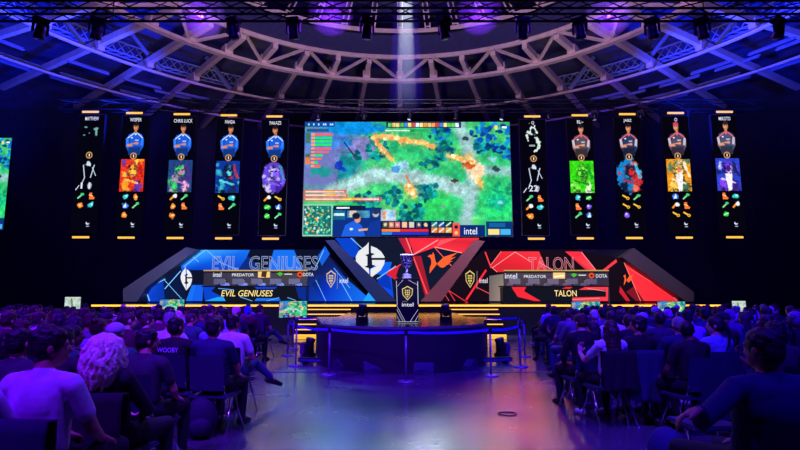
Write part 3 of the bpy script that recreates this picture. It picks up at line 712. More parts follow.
def shield(cx, cz, w, h, y, parent, m):
    def sp(s): return [(cx+s*w*a, cz+s*h*b) for a, b in ((-.5, .3), (-.28, .38), (0, .5), (.28, .38), (.5, .3), (.44, -.12), (0, -.5), (-.44, -.12))]
    bm = bmesh.new(); A = sp(1); B = sp(.84); n = len(A)
    va = [bm.verts.new((x, y, z)) for x, z in A]; vb = [bm.verts.new((x, y, z)) for x, z in B]
    for i in range(n): bm.faces.new((va[i], va[(i+1) % n], vb[(i+1) % n], vb[i]))
    for zz, ww in ((.18, .5), (.04, .54), (-.1, .42)):
        for s in (-1, 0, 1):
            c0 = cx+s*w*ww*.34; bm.faces.new([bm.verts.new(p) for p in ((c0-w*.06, y, cz+zz*h-h*.05), (c0+w*.06, y, cz+zz*h-h*.05), (c0+w*.06, y, cz+zz*h+h*.05), (c0-w*.06, y, cz+zz*h+h*.05))])
    bm.faces.new([bm.verts.new(p) for p in ((cx-w*.12, y, cz-h*.2), (cx+w*.12, y, cz-h*.2), (cx, y, cz-h*.32))])
    for f in bm.faces:
        f.normal_update()
        if f.normal.y > 0: f.normal_flip()
    return build('crest', bm, m, parent)
M_crest = glow('crest_gold', (225,200,110), 1.0, 'NONE')
shield(0, .68, .26, .34, -.207, pod, M_crest)
text_mesh('lettering', 'intel', -.13, .14, .37, .46, -.21, M_white, pod)
text_mesh('lettering', 'POWERED BY', -.12, .0, .475, .495, -.21, M_greyled, pod)
# trophy
tr = empty('trophy', (pp.x-.01, pp.y+.2, PZ+ph+.024), label='tall silver cup trophy standing on the podium', cat='trophy')
M_silver = mat('silver', (225,225,235), .3, .35)
bm = bmesh.new(); lathe(bm, [(.12, 0), (.12, .03), (.105, .04), (.1, .1), (.085, .115), (.03, .125)], 8); build('trophy_base', bm, M_silver, tr)
bm = bmesh.new(); lathe(bm, [(.03, .12), (.022, .16), (.03, .18), (.02, .2), (.028, .24), (.06, .27)], 20); build('stem', bm, M_silver, tr, True)
bm = bmesh.new(); lathe(bm, [(.05, .26), (.1, .3), (.135, .36), (.15, .48), (.165, .57), (.155, .58), (.13, .575)], 8); cup = build('cup', bm, M_silver, tr)
bm = bmesh.new()
for k in range(6): lathe(bm, [(.128+.007*k, .33+.038*k), (.142+.006*k, .335+.038*k), (.142+.006*k, .345+.038*k), (.128+.007*k, .35+.038*k)], 8)
build('engraved_band', bm, mat('trophy_dark', (60,60,110), .25, .9), cup)
# moving heads on platform
for px, sd in ((362, 'left'), (446, 'right')):
    p = fl(px, 321.5, PZ); put_mh((p.x, p.y, PZ), False, .6 if sd == 'left' else -.6, 'black moving head light on the platform top, %s of the podium' % sd, 'moving heads on the platform', sc=.85, lens=M_lens)
# ================================================================== BACKDROP (graphics on LED walls)
YB = 25.2
def led_wall(name, pts, label, cat='stage set', Y=YB, depth=.15):
    w = [at(px, py, Y) for px, py in pts]
    cx = sum(v.x for v in w)/len(w)
    t = empty(name, (cx, Y, 1.2), label=label, cat=cat)
    bm = bmesh.new(); prism(bm, [(v.x-cx, v.z-1.2) for v in w], .004, depth); build('casing', bm, M_black, t)
    return t, cx
def fin(art, t, name='display'):
    o = art.done(name); o.parent = t; o.location = (-t.location.x, -t.location.y, -t.location.z); return o
def txt(*a, parent=None, name='lettering', **k):
    o = text_px(name, *a, **k); o.parent = parent
    top = parent
    off = Vector(top.location) if top.parent is None else Vector((0, 0, 0))
    o.location = -off
    return o
B1 = (8,62,190); B2 = (20,104,225); B3 = (4,30,110); CY_ = (30,150,235); NV = (12,16,40); LB = (120,190,255)
# ---- left wall
WL, _ = led_wall('left_led_wall', [(137, 301.5), (147, 288), (200, 249.5), (324, 249.5), (372, 301.5)], 'blue LED wall with EVIL GENIUSES outlines behind the left booth')
a = Art(YB)
a.poly([(137, 301.5), (147, 288), (200, 249.5), (324, 249.5), (372, 301.5)], NV)
a.poly([(148, 301.5), (146, 289), (178, 267), (184, 301.5)], [(10,60,190), (14,70,210), (8,40,130), (6,30,100)])
a.poly([(163, 278), (182, 266), (186, 301.5), (165, 301.5)], (10,22,60))
a.poly([(181, 266), (199, 250), (250, 250), (241, 270), (188, 270), (184, 280)], [B2, (60,160,240), B2, B1, B1, B1])
a.poly([(186, 301), (192, 285), (204, 285), (200, 301)], B2)
a.poly([(192, 301), (196, 285), (210, 285), (208, 301)], (20,90,220))
a.poly([(274, 250), (294, 250), (303, 270), (268, 270)], B2)
a.poly([(238, 270), (248, 256), (262, 270)], (10,40,120))
a.poly([(300, 301), (306, 272), (318, 262), (324, 250), (346, 278), (372, 301)], [(10,40,140), (20,24,50), (14,24,60), (10,20,60), (14,40,140), (10,80,220)])
a.poly([(322, 301), (312, 284), (334, 268), (372, 301)], [(10,50,190), (10,30,90), (10,40,150), (20,110,235)])
a.poly([(318, 256), (325, 246), (330, 254), (322, 266)], (20,90,210))
a.poly([(363, 301), (370, 290), (380, 301)], CY_)
for p, q, w in (((165, 289), (181, 271), .8), ((150, 301), (146, 289), 1), ((162, 277), (184, 301), .5), ((146, 289), (166, 279), .7), ((188, 252), (199, 262), .6), ((184, 267), (206, 250), .7), ((207, 250), (220, 262), .6), ((220, 262), (238, 270), .5), ((315, 269), (324, 250), .7), ((316, 280), (326, 301), .5), ((340, 280), (352, 301), .6), ((334, 268), (350, 288), .5)):
    a.line(p, q, w, LB)
dl = fin(a, WL)
YT = YB-.14
txt('EVIL', 212, 256, 239, 270.3, YT, M_whiteblue, parent=WL, outline=.016, name='outline_lettering'); txt('GENIUSES', 249, 256, 318, 270.3, YT, M_whiteblue, parent=WL, outline=.016, name='outline_lettering')
txt('intel', 339.5, 278, 348, 283, YT, M_white, parent=WL)
def px_shield(px, py, w, h, parent):
    c = at(px, py, YT); s = YT/F
    o = shield(c.x, c.z, w*s*1.03, h*s*1.03, YT, None, M_crest); o.parent = parent; o.location = -Vector(parent.location)
px_shield(331, 279, 9, 17, WL)
bm = bmesh.new(); A_ = at(337.3, 289, YT); B_ = at(337.3, 271, YT); beam(bm, A_, B_, .02, .01); o = build('divider_line', bm, M_greyled, WL); o.location = -Vector(WL.location)
# ---- emblem helpers
def eg_logo(cx, cy, w, h, Y, parent, part='emblem'):
    a = Art(Y)
    W = (214,216,220)
    P = lambda x, y: (cx+x*w/2, cy+y*h/2)
    left = [(-.08, -1), (-.08, -.62)] + [(-.08, -.34), (-.3, -.28), (-.16, -.2), (-.16, .3), (-.34, .38), (-.08, .45), (-.02, .98)]
    arc = [(-.3, .72), (-.62, .42), (-.85, .05), (-.86, -.2), (-.7, -.48), (-.42, -.68), (-.2, -.84)]
    a.poly([P(*p) for p in left+arc], W)
    right = [(.06, -.78), (.4, -.66), (.68, -.46), (.88, -.18), (.88, -.12), (.1, -.12), (.1, -.24), (.3, -.34), (.06, -.4)]
    a.poly([P(*p) for p in right], W)
    low = [(.12, .0), (.9, .0), (.86, .22), (.66, .56), (.36, .78), (.02, 1.0), (.04, .5), (.4, .34), (.14, .26)]
    a.poly([P(*p) for p in low], W)
    o = fin(a, parent, part); return o
def bird(cx, cy, w, h, Y, parent, flip=1):
    a = Art(Y); O = (240,92,44); P = lambda x, y: (cx+flip*x*w/2, cy+y*h/2)
    a.poly([P(*p) for p in ((-.98, -.55), (-.8, -.72), (-.66, -.7), (-.62, -.95), (-.52, -.7), (-.5, -.4), (-.44, -.1), (-.36, .1), (-.5, .4), (-.84, 1.0), (-.82, .5), (-.72, .1), (-.72, -.2), (-.8, -.45))], O)
    for (x1, y1), (x2, y2), wd in (((-.42, .2), (1.0, -.92), .16), ((-.36, .24), (.86, -.5), .15), ((-.3, .28), (.66, -.14), .14), ((-.24, .34), (.44, .12), .13), ((-.2, .4), (.22, .34), .12)):
        a.poly([P(x1, y1), P(x1+(x2-x1)*.35, y1+(y2-y1)*.35-wd*2), P(x2, y2), P(x1+(x2-x1)*.5, y1+(y2-y1)*.5+wd)], O)
    return fin(a, parent, 'emblem')
eg_logo(186.3, 278.5, 13, 24, YB-.16, WL)
# ---- centre wall
WC, _ = led_wall('centre_led_wall', [(335, 238), (479, 238), (480, 244), (430, 301.5), (384, 301.5), (334, 244)], 'central V shaped LED wall showing both team emblems under the main screen', Y=YB+.2)
a = Art(YB+.2)
a.poly([(335, 238), (479, 238), (480, 244), (430, 301.5), (384, 301.5), (334, 244)], (16,22,44))
a.poly([(335, 238), (354, 238), (362, 256), (350, 258)], B1); a.poly([(378, 280), (390, 266), (394, 301), (384, 301)], (10,70,215)); a.poly([(366, 272), (380, 262), (392, 262), (388, 276)], (16,90,225)); a.poly([(376, 284), (388, 270), (392, 290)], (8,50,170))
a.poly([(398, 238), (413, 238), (409, 258)], [(150,30,60), (200,30,50), (200,30,50)]); a.poly([(409, 238), (479, 238), (478, 243), (462, 253), (436, 247), (414, 255)], [(226,40,60), (230,44,60), (200,34,50), (230,48,64), (235,44,60), (220,40,60)])
a.poly([(386, 274), (400, 264), (396, 276), (402, 284)], (200,30,50)); a.poly([(418, 262), (430, 290), (424, 296), (414, 262)], (40,14,34)); a.poly([(440, 240), (458, 238), (436, 247)], (250,80,90)); a.poly([(414, 256), (421, 256), (431, 296), (426, 300)], (150,26,44))
for p, q, w, c_ in (((351, 238), (366, 252), .8, LB), ((377, 279), (396, 266), .9, LB), ((406, 238), (413, 256), 1, (255,130,130)), ((413, 256), (429, 299), 1.4, (255,70,80)), ((413, 255), (438, 240), 1, (255,150,150)), ((434, 247), (462, 253), .8, (255,150,150)), ((434, 247), (455, 270), .7, (255,90,90)), ((388, 272), (402, 264), .8, (255,60,80))): a.line(p, q, w, c_)
fin(a, WC); eg_logo(370, 260, 33, 36, YB+.02, WC); bird(442.5, 262.5, 31, 22, YB+.02, WC)
# ---- right wall
RD = (226,38,52); RK = (26,10,20)
WR, _ = led_wall('right_led_wall', [(431, 301.5), (483, 249.5), (634, 249.5), (686, 301.5)], 'red LED wall with TALON outlines behind the right booth')
a = Art(YB)
a.poly([(431, 301.5), (483, 249.5), (575, 249.5), (622, 259), (686, 301.5)], (20,10,22))
a.poly([(497, 272), (490, 266), (501, 251.5), (539, 251.5), (548, 272)], [(210,34,48), (196,30,44), RD, (232,50,64), (214,36,50)])
a.poly([(565, 251.5), (580, 251.5), (597, 272), (588, 272)], [(230,40,60), (230,40,60), (240,70,80), (180,30,44)]); a.poly([(600, 272), (616, 259), (617, 262), (604, 272)], (236,54,66))
a.poly([(622, 258), (685, 301), (644, 301), (634, 286)], [(235,46,58), (226,36,50), (238,44,56), (240,60,70)])
a.poly([(620, 286), (630, 301), (626, 301), (619, 292)], (190,30,44)); a.poly([(634, 286), (644, 301), (636, 301), (626, 292)], (120,20,32))
for p, q, w, c_ in (((501, 251.5), (490, 266), .6, (255,130,130)), ((490, 266), (497, 272), .6, (255,130,130)), ((515, 252), (531, 262), .6, (255,150,150)), ((492, 268), (515, 252), .6, (255,150,150)), ((538, 262), (556, 272), .8, (255,120,130)), ((581, 252), (597, 272), .9, (255,120,130)), ((485, 252), (491, 268), 1.3, (240,60,70)),
                  ((448, 290), (455, 301), .6, (235,60,70)), ((444, 293), (449, 301), .6, (235,60,70)), ((466, 300), (486, 270), 2.0, (235,40,56)), ((476, 287), (502, 300), .7, (230,70,80)), ((448, 290), (468, 303), .7, (230,50,60)), ((622, 259), (640, 301), .6, (255,120,120)), ((668, 290), (676, 301), .5, (255,120,120)), ((627, 268), (684, 301), .5, (250,90,90))): a.line(p, q, w, c_)
a.poly([(489, 276), (503, 274), (504, 301), (489, 301)], [(96,90,90), (120,112,104), (150,130,120), (110,96,94)])
fin(a, WR); txt('TALON', 528.5, 257, 573.5, 271.3, YT, M_whitered, parent=WR, outline=.016, name='outline_lettering'); px_shield(470, 279, 9, 17, WR); txt('intel', 479.5, 278, 487.5, 283, YT, M_white, parent=WR)
bm = bmesh.new(); A_ = at(477, 289, YT); B_ = at(477, 271, YT); beam(bm, A_, B_, .02, .01); o = build('divider_line', bm, M_greyled, WR); o.location = -Vector(WR.location)
bird(628.5, 279.5, 11, 12, YB-.16, WR)
# ---- slanted fins (thick planks leaning between walls)
def plank(name, pts, m, label, Y0=YB-.62, Y1=YB-.03):
    w = [at(px, py, Y0) for px, py in pts]; bm = bmesh.new(); prism(bm, [(v.x, v.z) for v in w], Y0, Y1)
    return tag(build(name, bm, m), label, 'stage set')
plank('slanted_fin', [(325, 240), (334, 240), (397, 301.5), (376, 301.5)], mat('fin_blue', (22,36,78), .4), 'dark blue slanted fin left of the central wall')
plank('slanted_fin', [(474, 242), (484, 241), (450, 301.5), (422, 301.5)][0:0] or [(475, 240), (485, 241), (441, 301.5), (421, 301.5)], mat('fin_rose', (112,58,66), .45), 'rose grey slanted fin right of the central wall')
plank('slanted_fin', [(123, 301.5), (123, 289), (186, 247), (197, 249.5), (146, 287.5), (137, 301.5)], mat('fin_grey', (92,92,112), .5), 'grey sloping frame edge at the far left of the stage set')
plank('slanted_fin', [(694, 301.5), (694, 292), (634, 248), (622, 257), (686, 301.5)], mat('fin_brown', (84,64,66), .5), 'brownish sloping frame edge at the far right of the stage set')
# ---- player booths
M_panel = mat('booth_panel', (70,66,62), .5)
JB = mat('jersey_blue', (30,60,170), .8); JW = mat('jersey_pale', (190,185,190), .8)
def booth(px0, px1, side, name, word, wx0, wx1, blue):
    Yd = 23.3
    ax = at(px0, 286, Yd).x; bx = at(px1, 286, Yd).x; W = bx-ax; cx = (ax+bx)/2
    t = empty('player_desk', (cx, Yd, 1.2), label='long %s player desk with %s on its front' % ('blue and black' if blue else 'red and black', word), cat='desk')
    bm = bmesh.new(); box(bm, (0, .06, .36), (W, .1, .7)); build('desk_front', bm, M_stage, t)
    bm = bmesh.new(); box(bm, (0, .4, .735), (W+.1, .9, .05), bevel=.01); build('desk_top', bm, M_black, t)
    for s in (-1, 1):
        bm = bmesh.new(); box(bm, (s*(W/2-.05), .49, .35), (.06, .7, .7)); build('side_panel', bm, M_stage, t)
    a = Art(Yd)
    P = lambda x, y: (px0+x*(px1-px0), 287+y*14)
    a.poly([P(0, 0), P(1, 0), P(1, 1), P(0, 1)], (16,18,30))
    if blue:
        for pts, c_ in (([(0, 0), (.12, 0), (.08, .3), (.2, .75), (.22, 1), (.02, 1)], B1), ([(.02, 1), (.14, .72), (.2, .72), (.22, 1)], CY_), ([(.5, .0), (.72, 0), (.7, .14), (.52, .14)], (20,60,190)), ([(.52, .8), (.74, .8), (.76, 1), (.5, 1)], B2), ([(.9, 0), (1, 0), (1, 1), (.93, .8)], (10,40,130))): a.poly([P(*p) for p in pts], c_)
        for p, q in (((.36, .7), (.48, 1)), ((.62, 1), (.74, .75)), ((.82, .75), (.92, 1)), ((.15, .1), (.3, .2))): a.line(P(*p), P(*q), .6, (90,170,250))
    else:
        for pts, c_ in (([(.08, 0), (.22, 0), (.2, .3), (.36, 1), (.3, 1), (.14, .7)], RD), ([(.56, .12), (.6, 0), (.66, .0), (.64, .12)], RD), ([(.72, .2), (.78, 0), (1, 0), (1, 1), (.66, 1), (.66, .75), (.98, .7), (.98, .2)], (236,56,70))): a.poly([P(*p) for p in pts], c_)
        for p, q in (((.66, .9), (.92, .8)), ((.8, .1), (.98, .3))): a.line(P(*p), P(*q), .5, (255,150,150))
    dsp = fin(a, t); o = text_px('lettering', word, wx0, 290.2, wx1, 296.4, Yd-.07, M_goldtxt, None, shear=.2 if blue else 0); o.parent = t; o.location = -Vector(t.location)
    # sponsor screen behind the players with gold top rail
    Ys = 24.85; sa = at(px0+1, 271, Ys); sb = at(px1+1, 285, Ys)
    s = empty('sponsor_board', ((sa.x+sb.x)/2, Ys, 1.2), label='grey sponsor board with a gold top rail behind the %s players' % ('blue team' if blue else 'red team'), cat='board')
    bm = bmesh.new(); box(bm, (0, .05, (sa.z-1.2)/2), (sb.x-sa.x, .08, sa.z-1.2)); build('board', bm, M_panel, s)
    bm = bmesh.new(); box(bm, (0, -.02, sa.z-1.2+.02), (sb.x-sa.x, .12, .05)); build('gold_rail', bm, glow('rail_gold', (216,178,90), .8), s)
    bp_ = s
    o0 = px0-200
    def L(b, x0_, y0_, x1_, y1_, m): 
        o = text_px('lettering', b, x0_, y0_, x1_, y1_, Ys-.03, m, None); o.parent = s; o.location = -Vector(s.location)
    if blue: xs = (213, 222, 231.5, 254, 279, 288, 299, 311); dy = 0
    else: xs = (505, 517, 524, 546, 570, 586, 590, 604); dy = 1
    if blue:
        L('intel', 213, 272.2, 221.5, 277, M_white); L('PREDATOR', 232, 273.4, 254, 276.4, M_white); L('DOTA', 303, 272.8, 313.5, 276.2, M_white)
    else:
        L('intel', 505, 273.2, 517, 278.6, M_white); L('PREDATOR', 524, 275, 546, 278, M_white); L('DOTA', 596, 274.2, 607, 277.8, M_white)
    if blue: gx, nx_, dx_ = 264, 280, 300
    else: gx, nx_, dx_ = 559, 574, 591.5
    gy = 274.6+dy
    a = Art(Ys-.02); a.poly([(gx-6, gy-3), (gx+6, gy-3), (gx+6, gy+3), (gx-6, gy+3)], (226,190,120)); a.poly([(gx-2, gy-3), (gx+3, gy-3), (gx+2, gy+3), (gx-3, gy+2)] if blue else [(gx-5, gy+.6), (gx+5, gy-.6), (gx+5, gy+.6), (gx-5, gy+1.6)], (70,40,30) if blue else (250,240,220)); fin(a, s, 'league_mark')
    a = Art(Ys-.02); a.poly([(nx_-3.4, gy-1), (nx_, gy-2.6), (nx_+3.4, gy-1), (nx_, gy+2)], (70,170,60)); fin(a, s, 'green_mark')
    a = Art(Ys-.02); a.poly([(dx_+2.9*math.cos(q*PI/6), gy+2.9*math.sin(q*PI/6)) for q in range(12)], (214,74,36)); a.poly([(dx_-1.2, gy-1.2), (dx_+1.4, gy-.6), (dx_+1, gy+1.3), (dx_-1, gy+1)], (60,20,16)); fin(a, s, 'red_mark')
    a = Art(Ys-.02); a.line((nx_+4.5, gy-.4), (nx_+12, gy-.4), 1.2, (190,195,190)); fin(a, s, 'sponsor_line')
    return cx, W, Yd
B_L = booth(203, 306, 'left', 'x', 'EVIL GENIUSES', 221, 273, True)
B_R = booth(503, 608, 'right', 'x', 'TALON', 554.5, 576.5, False)
# monitors on desks
mproto = None
for bi, (cx, W, Yd) in enumerate((B_L, B_R)):
    for k in range(5):
        if mproto is None:
            t = empty('gaming_monitor', (0, 0, 0))
            bm = bmesh.new(); box(bm, (0, 0, .19), (.5, .03, .25), bevel=.008); build('monitor_panel', bm, mat('monitor_back', (120,120,126), .4), t)
            bm = bmesh.new(); box(bm, (0, .02, .08), (.05, .03, .16)); box(bm, (0, .02, .01), (.24, .18, .02), bevel=.004); build('monitor_stand', bm, M_black, t)
            mproto = t
        else: t = copy_tree(mproto)
        t.location = (cx+(k-2)*W/5.4, Yd+.35, 1.96)
        tag(t, 'grey gaming monitor seen from behind on the %s desk, %s from the left' % ('EVIL GENIUSES' if bi == 0 else 'TALON', ORD[k]), 'monitor', 'monitors on the player desks')
# ---- confidence monitors on stands
def tv(px0, py0, px1, py1, Y, label, canvas=None):
    t, s, W, Hh = screen_panel(px0, py0, px1, py1, Y, 'monitor_screen', label, 'screen', canvas=canvas, mesh=None if canvas else gm, frame=.02, depth=.05, group='audience monitors before the stage')
    z = t.location.z
    bm = bmesh.new(); tube(bm, (0, .06, -z+.03), (0, .06, .1), .025); box(bm, (0, .06, -z+.015), (.55, .4, .03), bevel=.008); build('stand', bm, M_black, t)
tv(279, 301, 307, 317.5, 17.5, 'small game monitor on a stand by the left end of the rope barrier')
tv(159, 299.5, 184.5, 314, 19.5, 'game monitor below the small white emblem, half hidden by heads')
tv(572, 301.5, 600, 316, 19.5, 'game monitor in front of the TALON desk behind audience heads')
tv(658, 301.5, 685, 316, 19.5, 'game monitor at the right tip of the red wall')
cc = Canvas(34, 30, 2, (190,205,185)); cc.mix(np.clip(cc.noise(5, 2)*2-.8, 0, 1), (110,160,120)); cc.mix(np.clip(cc.noise(4, 9)*2-1, 0, 1), (150,160,200)); cc.seg(14, 4, 18, 26, 2, (90,130,60), wob=1, seed=3)
tv(64, 297, 81, 312, 19.5, 'pale green and white monitor far left, behind the audience', cc)
tv(733, 301, 745.5, 316, 19.5, 'pale narrow monitor far right, behind the audience', cc)
# ================================================================== STANCHIONS, WEDGES, FLOOR THINGS
M_post = mat('post_black', (120,120,140), .35, .5)
M_belt = mat('belt_blue', (70,80,190), .8)
def stanchion():
    t = empty('barrier_post', (0, 0, 0))
    bm = bmesh.new(); lathe(bm, [(.165, 0), (.165, .014), (.14, .028), (.03, .034)], 28); build('base', bm, M_post, t, True)
    bm = bmesh.new(); tube(bm, (0, 0, .02), (0, 0, .86), .022, n=14); build('pole', bm, M_post, t, True)
    bm = bmesh.new(); tube(bm, (0, 0, .84), (0, 0, .925), .032, n=14); box(bm, (0, 0, .93), (.05, .05, .012), bevel=.004); build('belt_head', bm, M_black, t)
    return t
sp = [(406, 383, 'at the front centre of the platform'), (329, 376, 'left of the front centre post'), (295.6, 367, 'nearest post at the left side corner'), (287.6, 356.8, 'leftmost, second deep on the left side'), (293, 350, 'furthest back on the left side'),
      (491, 377, 'right of the front centre post'), (520.6, 368, 'nearest post at the right side corner'), (525, 357.6, 'rightmost, second deep on the right side'), (519, 350, 'furthest back on the right side')]
st0 = stanchion(); SP = []
for i, (px, py, w) in enumerate(sp):
    t = st0 if i == 0 else copy_tree(st0); p = fl(px, py-1.0); t.location = p; SP.append(p)
    tag(t, 'black belt barrier post, ' + w, 'barrier post', 'barrier posts round the platform')
bl = [(0, 1, 'front centre to front left posts'), (1, 2, 'front left to left corner posts'), (2, 3, 'left corner post to leftmost post'), (3, 4, 'leftmost post to back left post'), (0, 5, 'front centre to front right posts'), (5, 6, 'front right to right corner posts'), (6, 7, 'right corner post to rightmost post'), (7, 8, 'rightmost post to back right post')]
def belt(p, q, lb, sag=.03):
    d = (q-p); bm = bmesh.new(); n = 14; rows = []
    for k in range(n+1):
        f = k/n; c = p+d*f; z = .895-sag*4*f*(1-f)
        rows.append([bm.verts.new((c.x, c.y, z-.024)), bm.verts.new((c.x, c.y, z+.024))])
    for k in range(n): bm.faces.new((rows[k][0], rows[k+1][0], rows[k+1][1], rows[k][1]))
    o = build('barrier_belt', bm, M_belt); o.modifiers.new('t', 'SOLIDIFY').thickness = .004
    tag(o, 'blue retractable belt strung from ' + lb, 'belt', 'barrier belts')
for i, j, lb in bl: belt(SP[i], SP[j], lb, .035)
belt(SP[8], Vector((2.5, 15.9, 0)), 'back right post to the platform side', .02); belt(SP[4], Vector((-2.45, 15.9, 0)), 'back left post to the platform side', .02)
# wedges
def wedge():
    t = empty('floor_monitor', (0, 0, 0))
    bm = bmesh.new(); w = .26
    prof = [(-.2, 0), (.2, 0), (.2, .12), (-.02, .3), (-.2, .26)]
    A = [bm.verts.new((-w, y, z)) for y, z in prof]; Bv = [bm.verts.new((w, y, z)) for y, z in prof]; n = 5
    bm.faces.new(A); bm.faces.new(list(reversed(Bv)))
    for i in range(n): bm.faces.new((A[i], Bv[i], Bv[(i+1) % n], A[(i+1) % n]))
    bmesh.ops.recalc_face_normals(bm, faces=bm.faces); build('cabinet', bm, mat('speaker_box', (40,42,60), .6, noise=.2, nscale=60), t)
    bm = bmesh.new(); d = Vector((0, -.22, .18)).normalized()
    R_ = Matrix.Rotation(-math.atan2(.18, .22), 3, 'X'); box(bm, (0, .09, .215), (.46, .27, .012), rot=R_, bevel=.004); build('grille', bm, mat('grille_mesh', (64,66,90), .45, .5, noise=.3, nscale=150), t)
    bm = bmesh.new()
    for s in (-1, 1): beam(bm, (s*.265, -.06, .16), (s*.265, .06, .16), .01, .03)
    build('handle', bm, M_black, t)
    return t
w0 = wedge()
for i, (px, py, rz, lb) in enumerate(((373, 373, .2, 'in front left of the platform centre'), (424, 374.5, -.1, 'in front right of the platform centre'), (344, 369.8, .7, 'at the left curve of the platform'), (466, 370, -.7, 'at the right curve of the platform'))):
    t = w0 if i == 0 else copy_tree(w0); p = fl(px, py); 
    t.scale = (.78,)*3; t.location = p; t.rotation_euler = (0, 0, rz+PI); tag(t, 'black wedge floor speaker ' + lb, 'floor speaker', 'floor wedge speakers')
def lbar(px, py, rz, lb):
    p = fl(px, py); t = empty('floor_light_bar', p, rz, label=lb, cat='floor light', group='floor light bars')
    bm = bmesh.new(); box(bm, (0, 0, .1), (.9, .14, .1), bevel=.012); build('housing', bm, M_black, t)
    bm = bmesh.new(); box(bm, (0, -.073, .1), (.84, .006, .05)); build('lens', bm, mat('bar_lens', (60,66,110), .2), t)
    for s in (-1, 1):
        bm = bmesh.new(); box(bm, (s*.3, 0, .025), (.05, .2, .05)); build('foot', bm, M_black, t)
lbar(317, 364.5, -.25, 'long black floor light bar left of the platform'); lbar(494, 364, .3, 'long black floor light bar right of the platform')
for px, py, sd in ((309, 357, 'left'), (501, 357, 'right')):
    p = fl(px, py); put_mh(p, False, 1.2 if sd == 'left' else -1.2, 'black moving head light on the floor at the %s side of the platform' % sd, 'moving heads on the floor', lens=M_lens)
    bm = bmesh.new(); q = p+Vector((-.16 if sd == 'left' else .16, .55, 0)); box(bm, (q.x, q.y, .16), (.3, .4, .32), bevel=.02)
    tag(build('equipment_case', bm, mat('case_grey', (70,70,76), .5)), 'small grey equipment case behind the %s floor light' % sd, 'case')
# cable loop on the floor
p = fl(507.5, 414.3); bm = bmesh.new(); pts = []
for k in range(30):
    a_ = 2*PI*k/24; r_ = .105*(1+.05*math.sin(3*a_)); pts.append(Vector((p.x+r_*math.cos(a_)*1.15, p.y+r_*math.sin(a_), .008+.002*k/30)))
for u, v in zip(pts, pts[1:]): tube(bm, u, v, .008, n=6)
tag(build('cable_loop', bm, M_black), 'small black loop of cable lying alone on the open floor', 'cable')
# floor seam strip
a0 = fl(276, 371.5); b0 = fl(545, 371.5); bm = bmesh.new(); box(bm, ((a0.x+b0.x)/2, a0.y-.1, .004), (b0.x-a0.x+2, .06, .008)); tag(build('cable_strip', bm, mat('floor_tape', (60,56,70), .4)), 'flat dark cable strip crossing the floor in front of the platform', 'cable strip')
# ================================================================== CHAIRS
M_seat = mat('chair_fabric', (40,42,74), .75, noise=.12, nscale=80)
def chair():
    t = empty('audience_chair', (0, 0, 0))
    bm = bmesh.new(); box(bm, (0, .0, .44), (.46, .45, .035), bevel=.014); build('seat', bm, M_seat, t)
    bm = bmesh.new(); n = 8
    rows = []
    for k in range(n+1):
        f = k/n; z = .52+.385*f; y = -.235-.075*f
        rows.append([(x*.2, y-.03*(x*x-1)*-1*.6, z) for x in (-1, -.6, -.2, .2, .6, 1)])
    vf = [[bm.verts.new(p) for p in r] for r in rows]
    for k in range(n):
        for j in range(5): bm.faces.new((vf[k][j], vf[k][j+1], vf[k+1][j+1], vf[k+1][j]))
    r_ = bmesh.ops.solidify(bm, geom=list(bm.faces), thickness=.022)
    build('backrest', bm, M_seat, t)
    for sx_ in (-1, 1):
        for sy in (-1, 1):
            bm = bmesh.new(); tube(bm, (sx_*.2, sy*.05, .42), (sx_*.245, sy*.26, .0), .011, n=8); tube(bm, (sx_*.245, sy*.26, .0), (sx_*.245, sy*.26, .012), .015, n=8); build('leg', bm, M_chrome, t, True)
        bm = bmesh.new(); tube(bm, (sx_*.2, -.2, .44), (sx_*.19, -.245, .58), .01, n=6); tube(bm, (sx_*.2, .18, .42), (sx_*.21, -.2, .43), .01, n=6); build('side_rail', bm, M_chrome, t, True)
    return t
def chair_simple():
    bm = bmesh.new(); box(bm, (0, 0, .44), (.46, .45, .035)); box(bm, (0, -.27, .7), (.45, .025, .4), rot=None)
    for sx_ in (-1, 1):
        for sy in (-1, 1): tube(bm, (sx_*.2, sy*.05, .42), (sx_*.245, sy*.26, .0), .011, n=5)
    return build('audience_chair', bm, M_seat)
# ================================================================== PEOPLE
def remesh(bm, vox, smooth=3):
    if isinstance(bm, Acc): me = bm.mesh()
    else: me = bpy.data.meshes.new('tmp'); bm.to_mesh(me); bm.free()
    o = bpy.data.objects.new('tmp', me); COL.objects.link(o)
    m = o.modifiers.new('r', 'REMESH'); m.mode = 'VOXEL'; m.voxel_size = vox; m.use_smooth_shade = True
    if smooth: s = o.modifiers.new('s', 'SMOOTH'); s.factor = .5; s.iterations = smooth
    bpy.context.view_layer.update()
    out = bpy.data.meshes.new_from_object(o.evaluated_get(bpy.context.evaluated_depsgraph_get()))
    COL.objects.unlink(o); bpy.data.objects.remove(o); bpy.data.meshes.remove(me)
    return out
SKINS = [mat('skin_light', (214,164,140), .6), mat('skin_tan', (186,134,104), .6), mat('skin_deep', (120,80,62), .6)]
M_lip = mat('lips', (160,84,80), .5); M_eye = mat('eye_white', (225,225,225), .3)
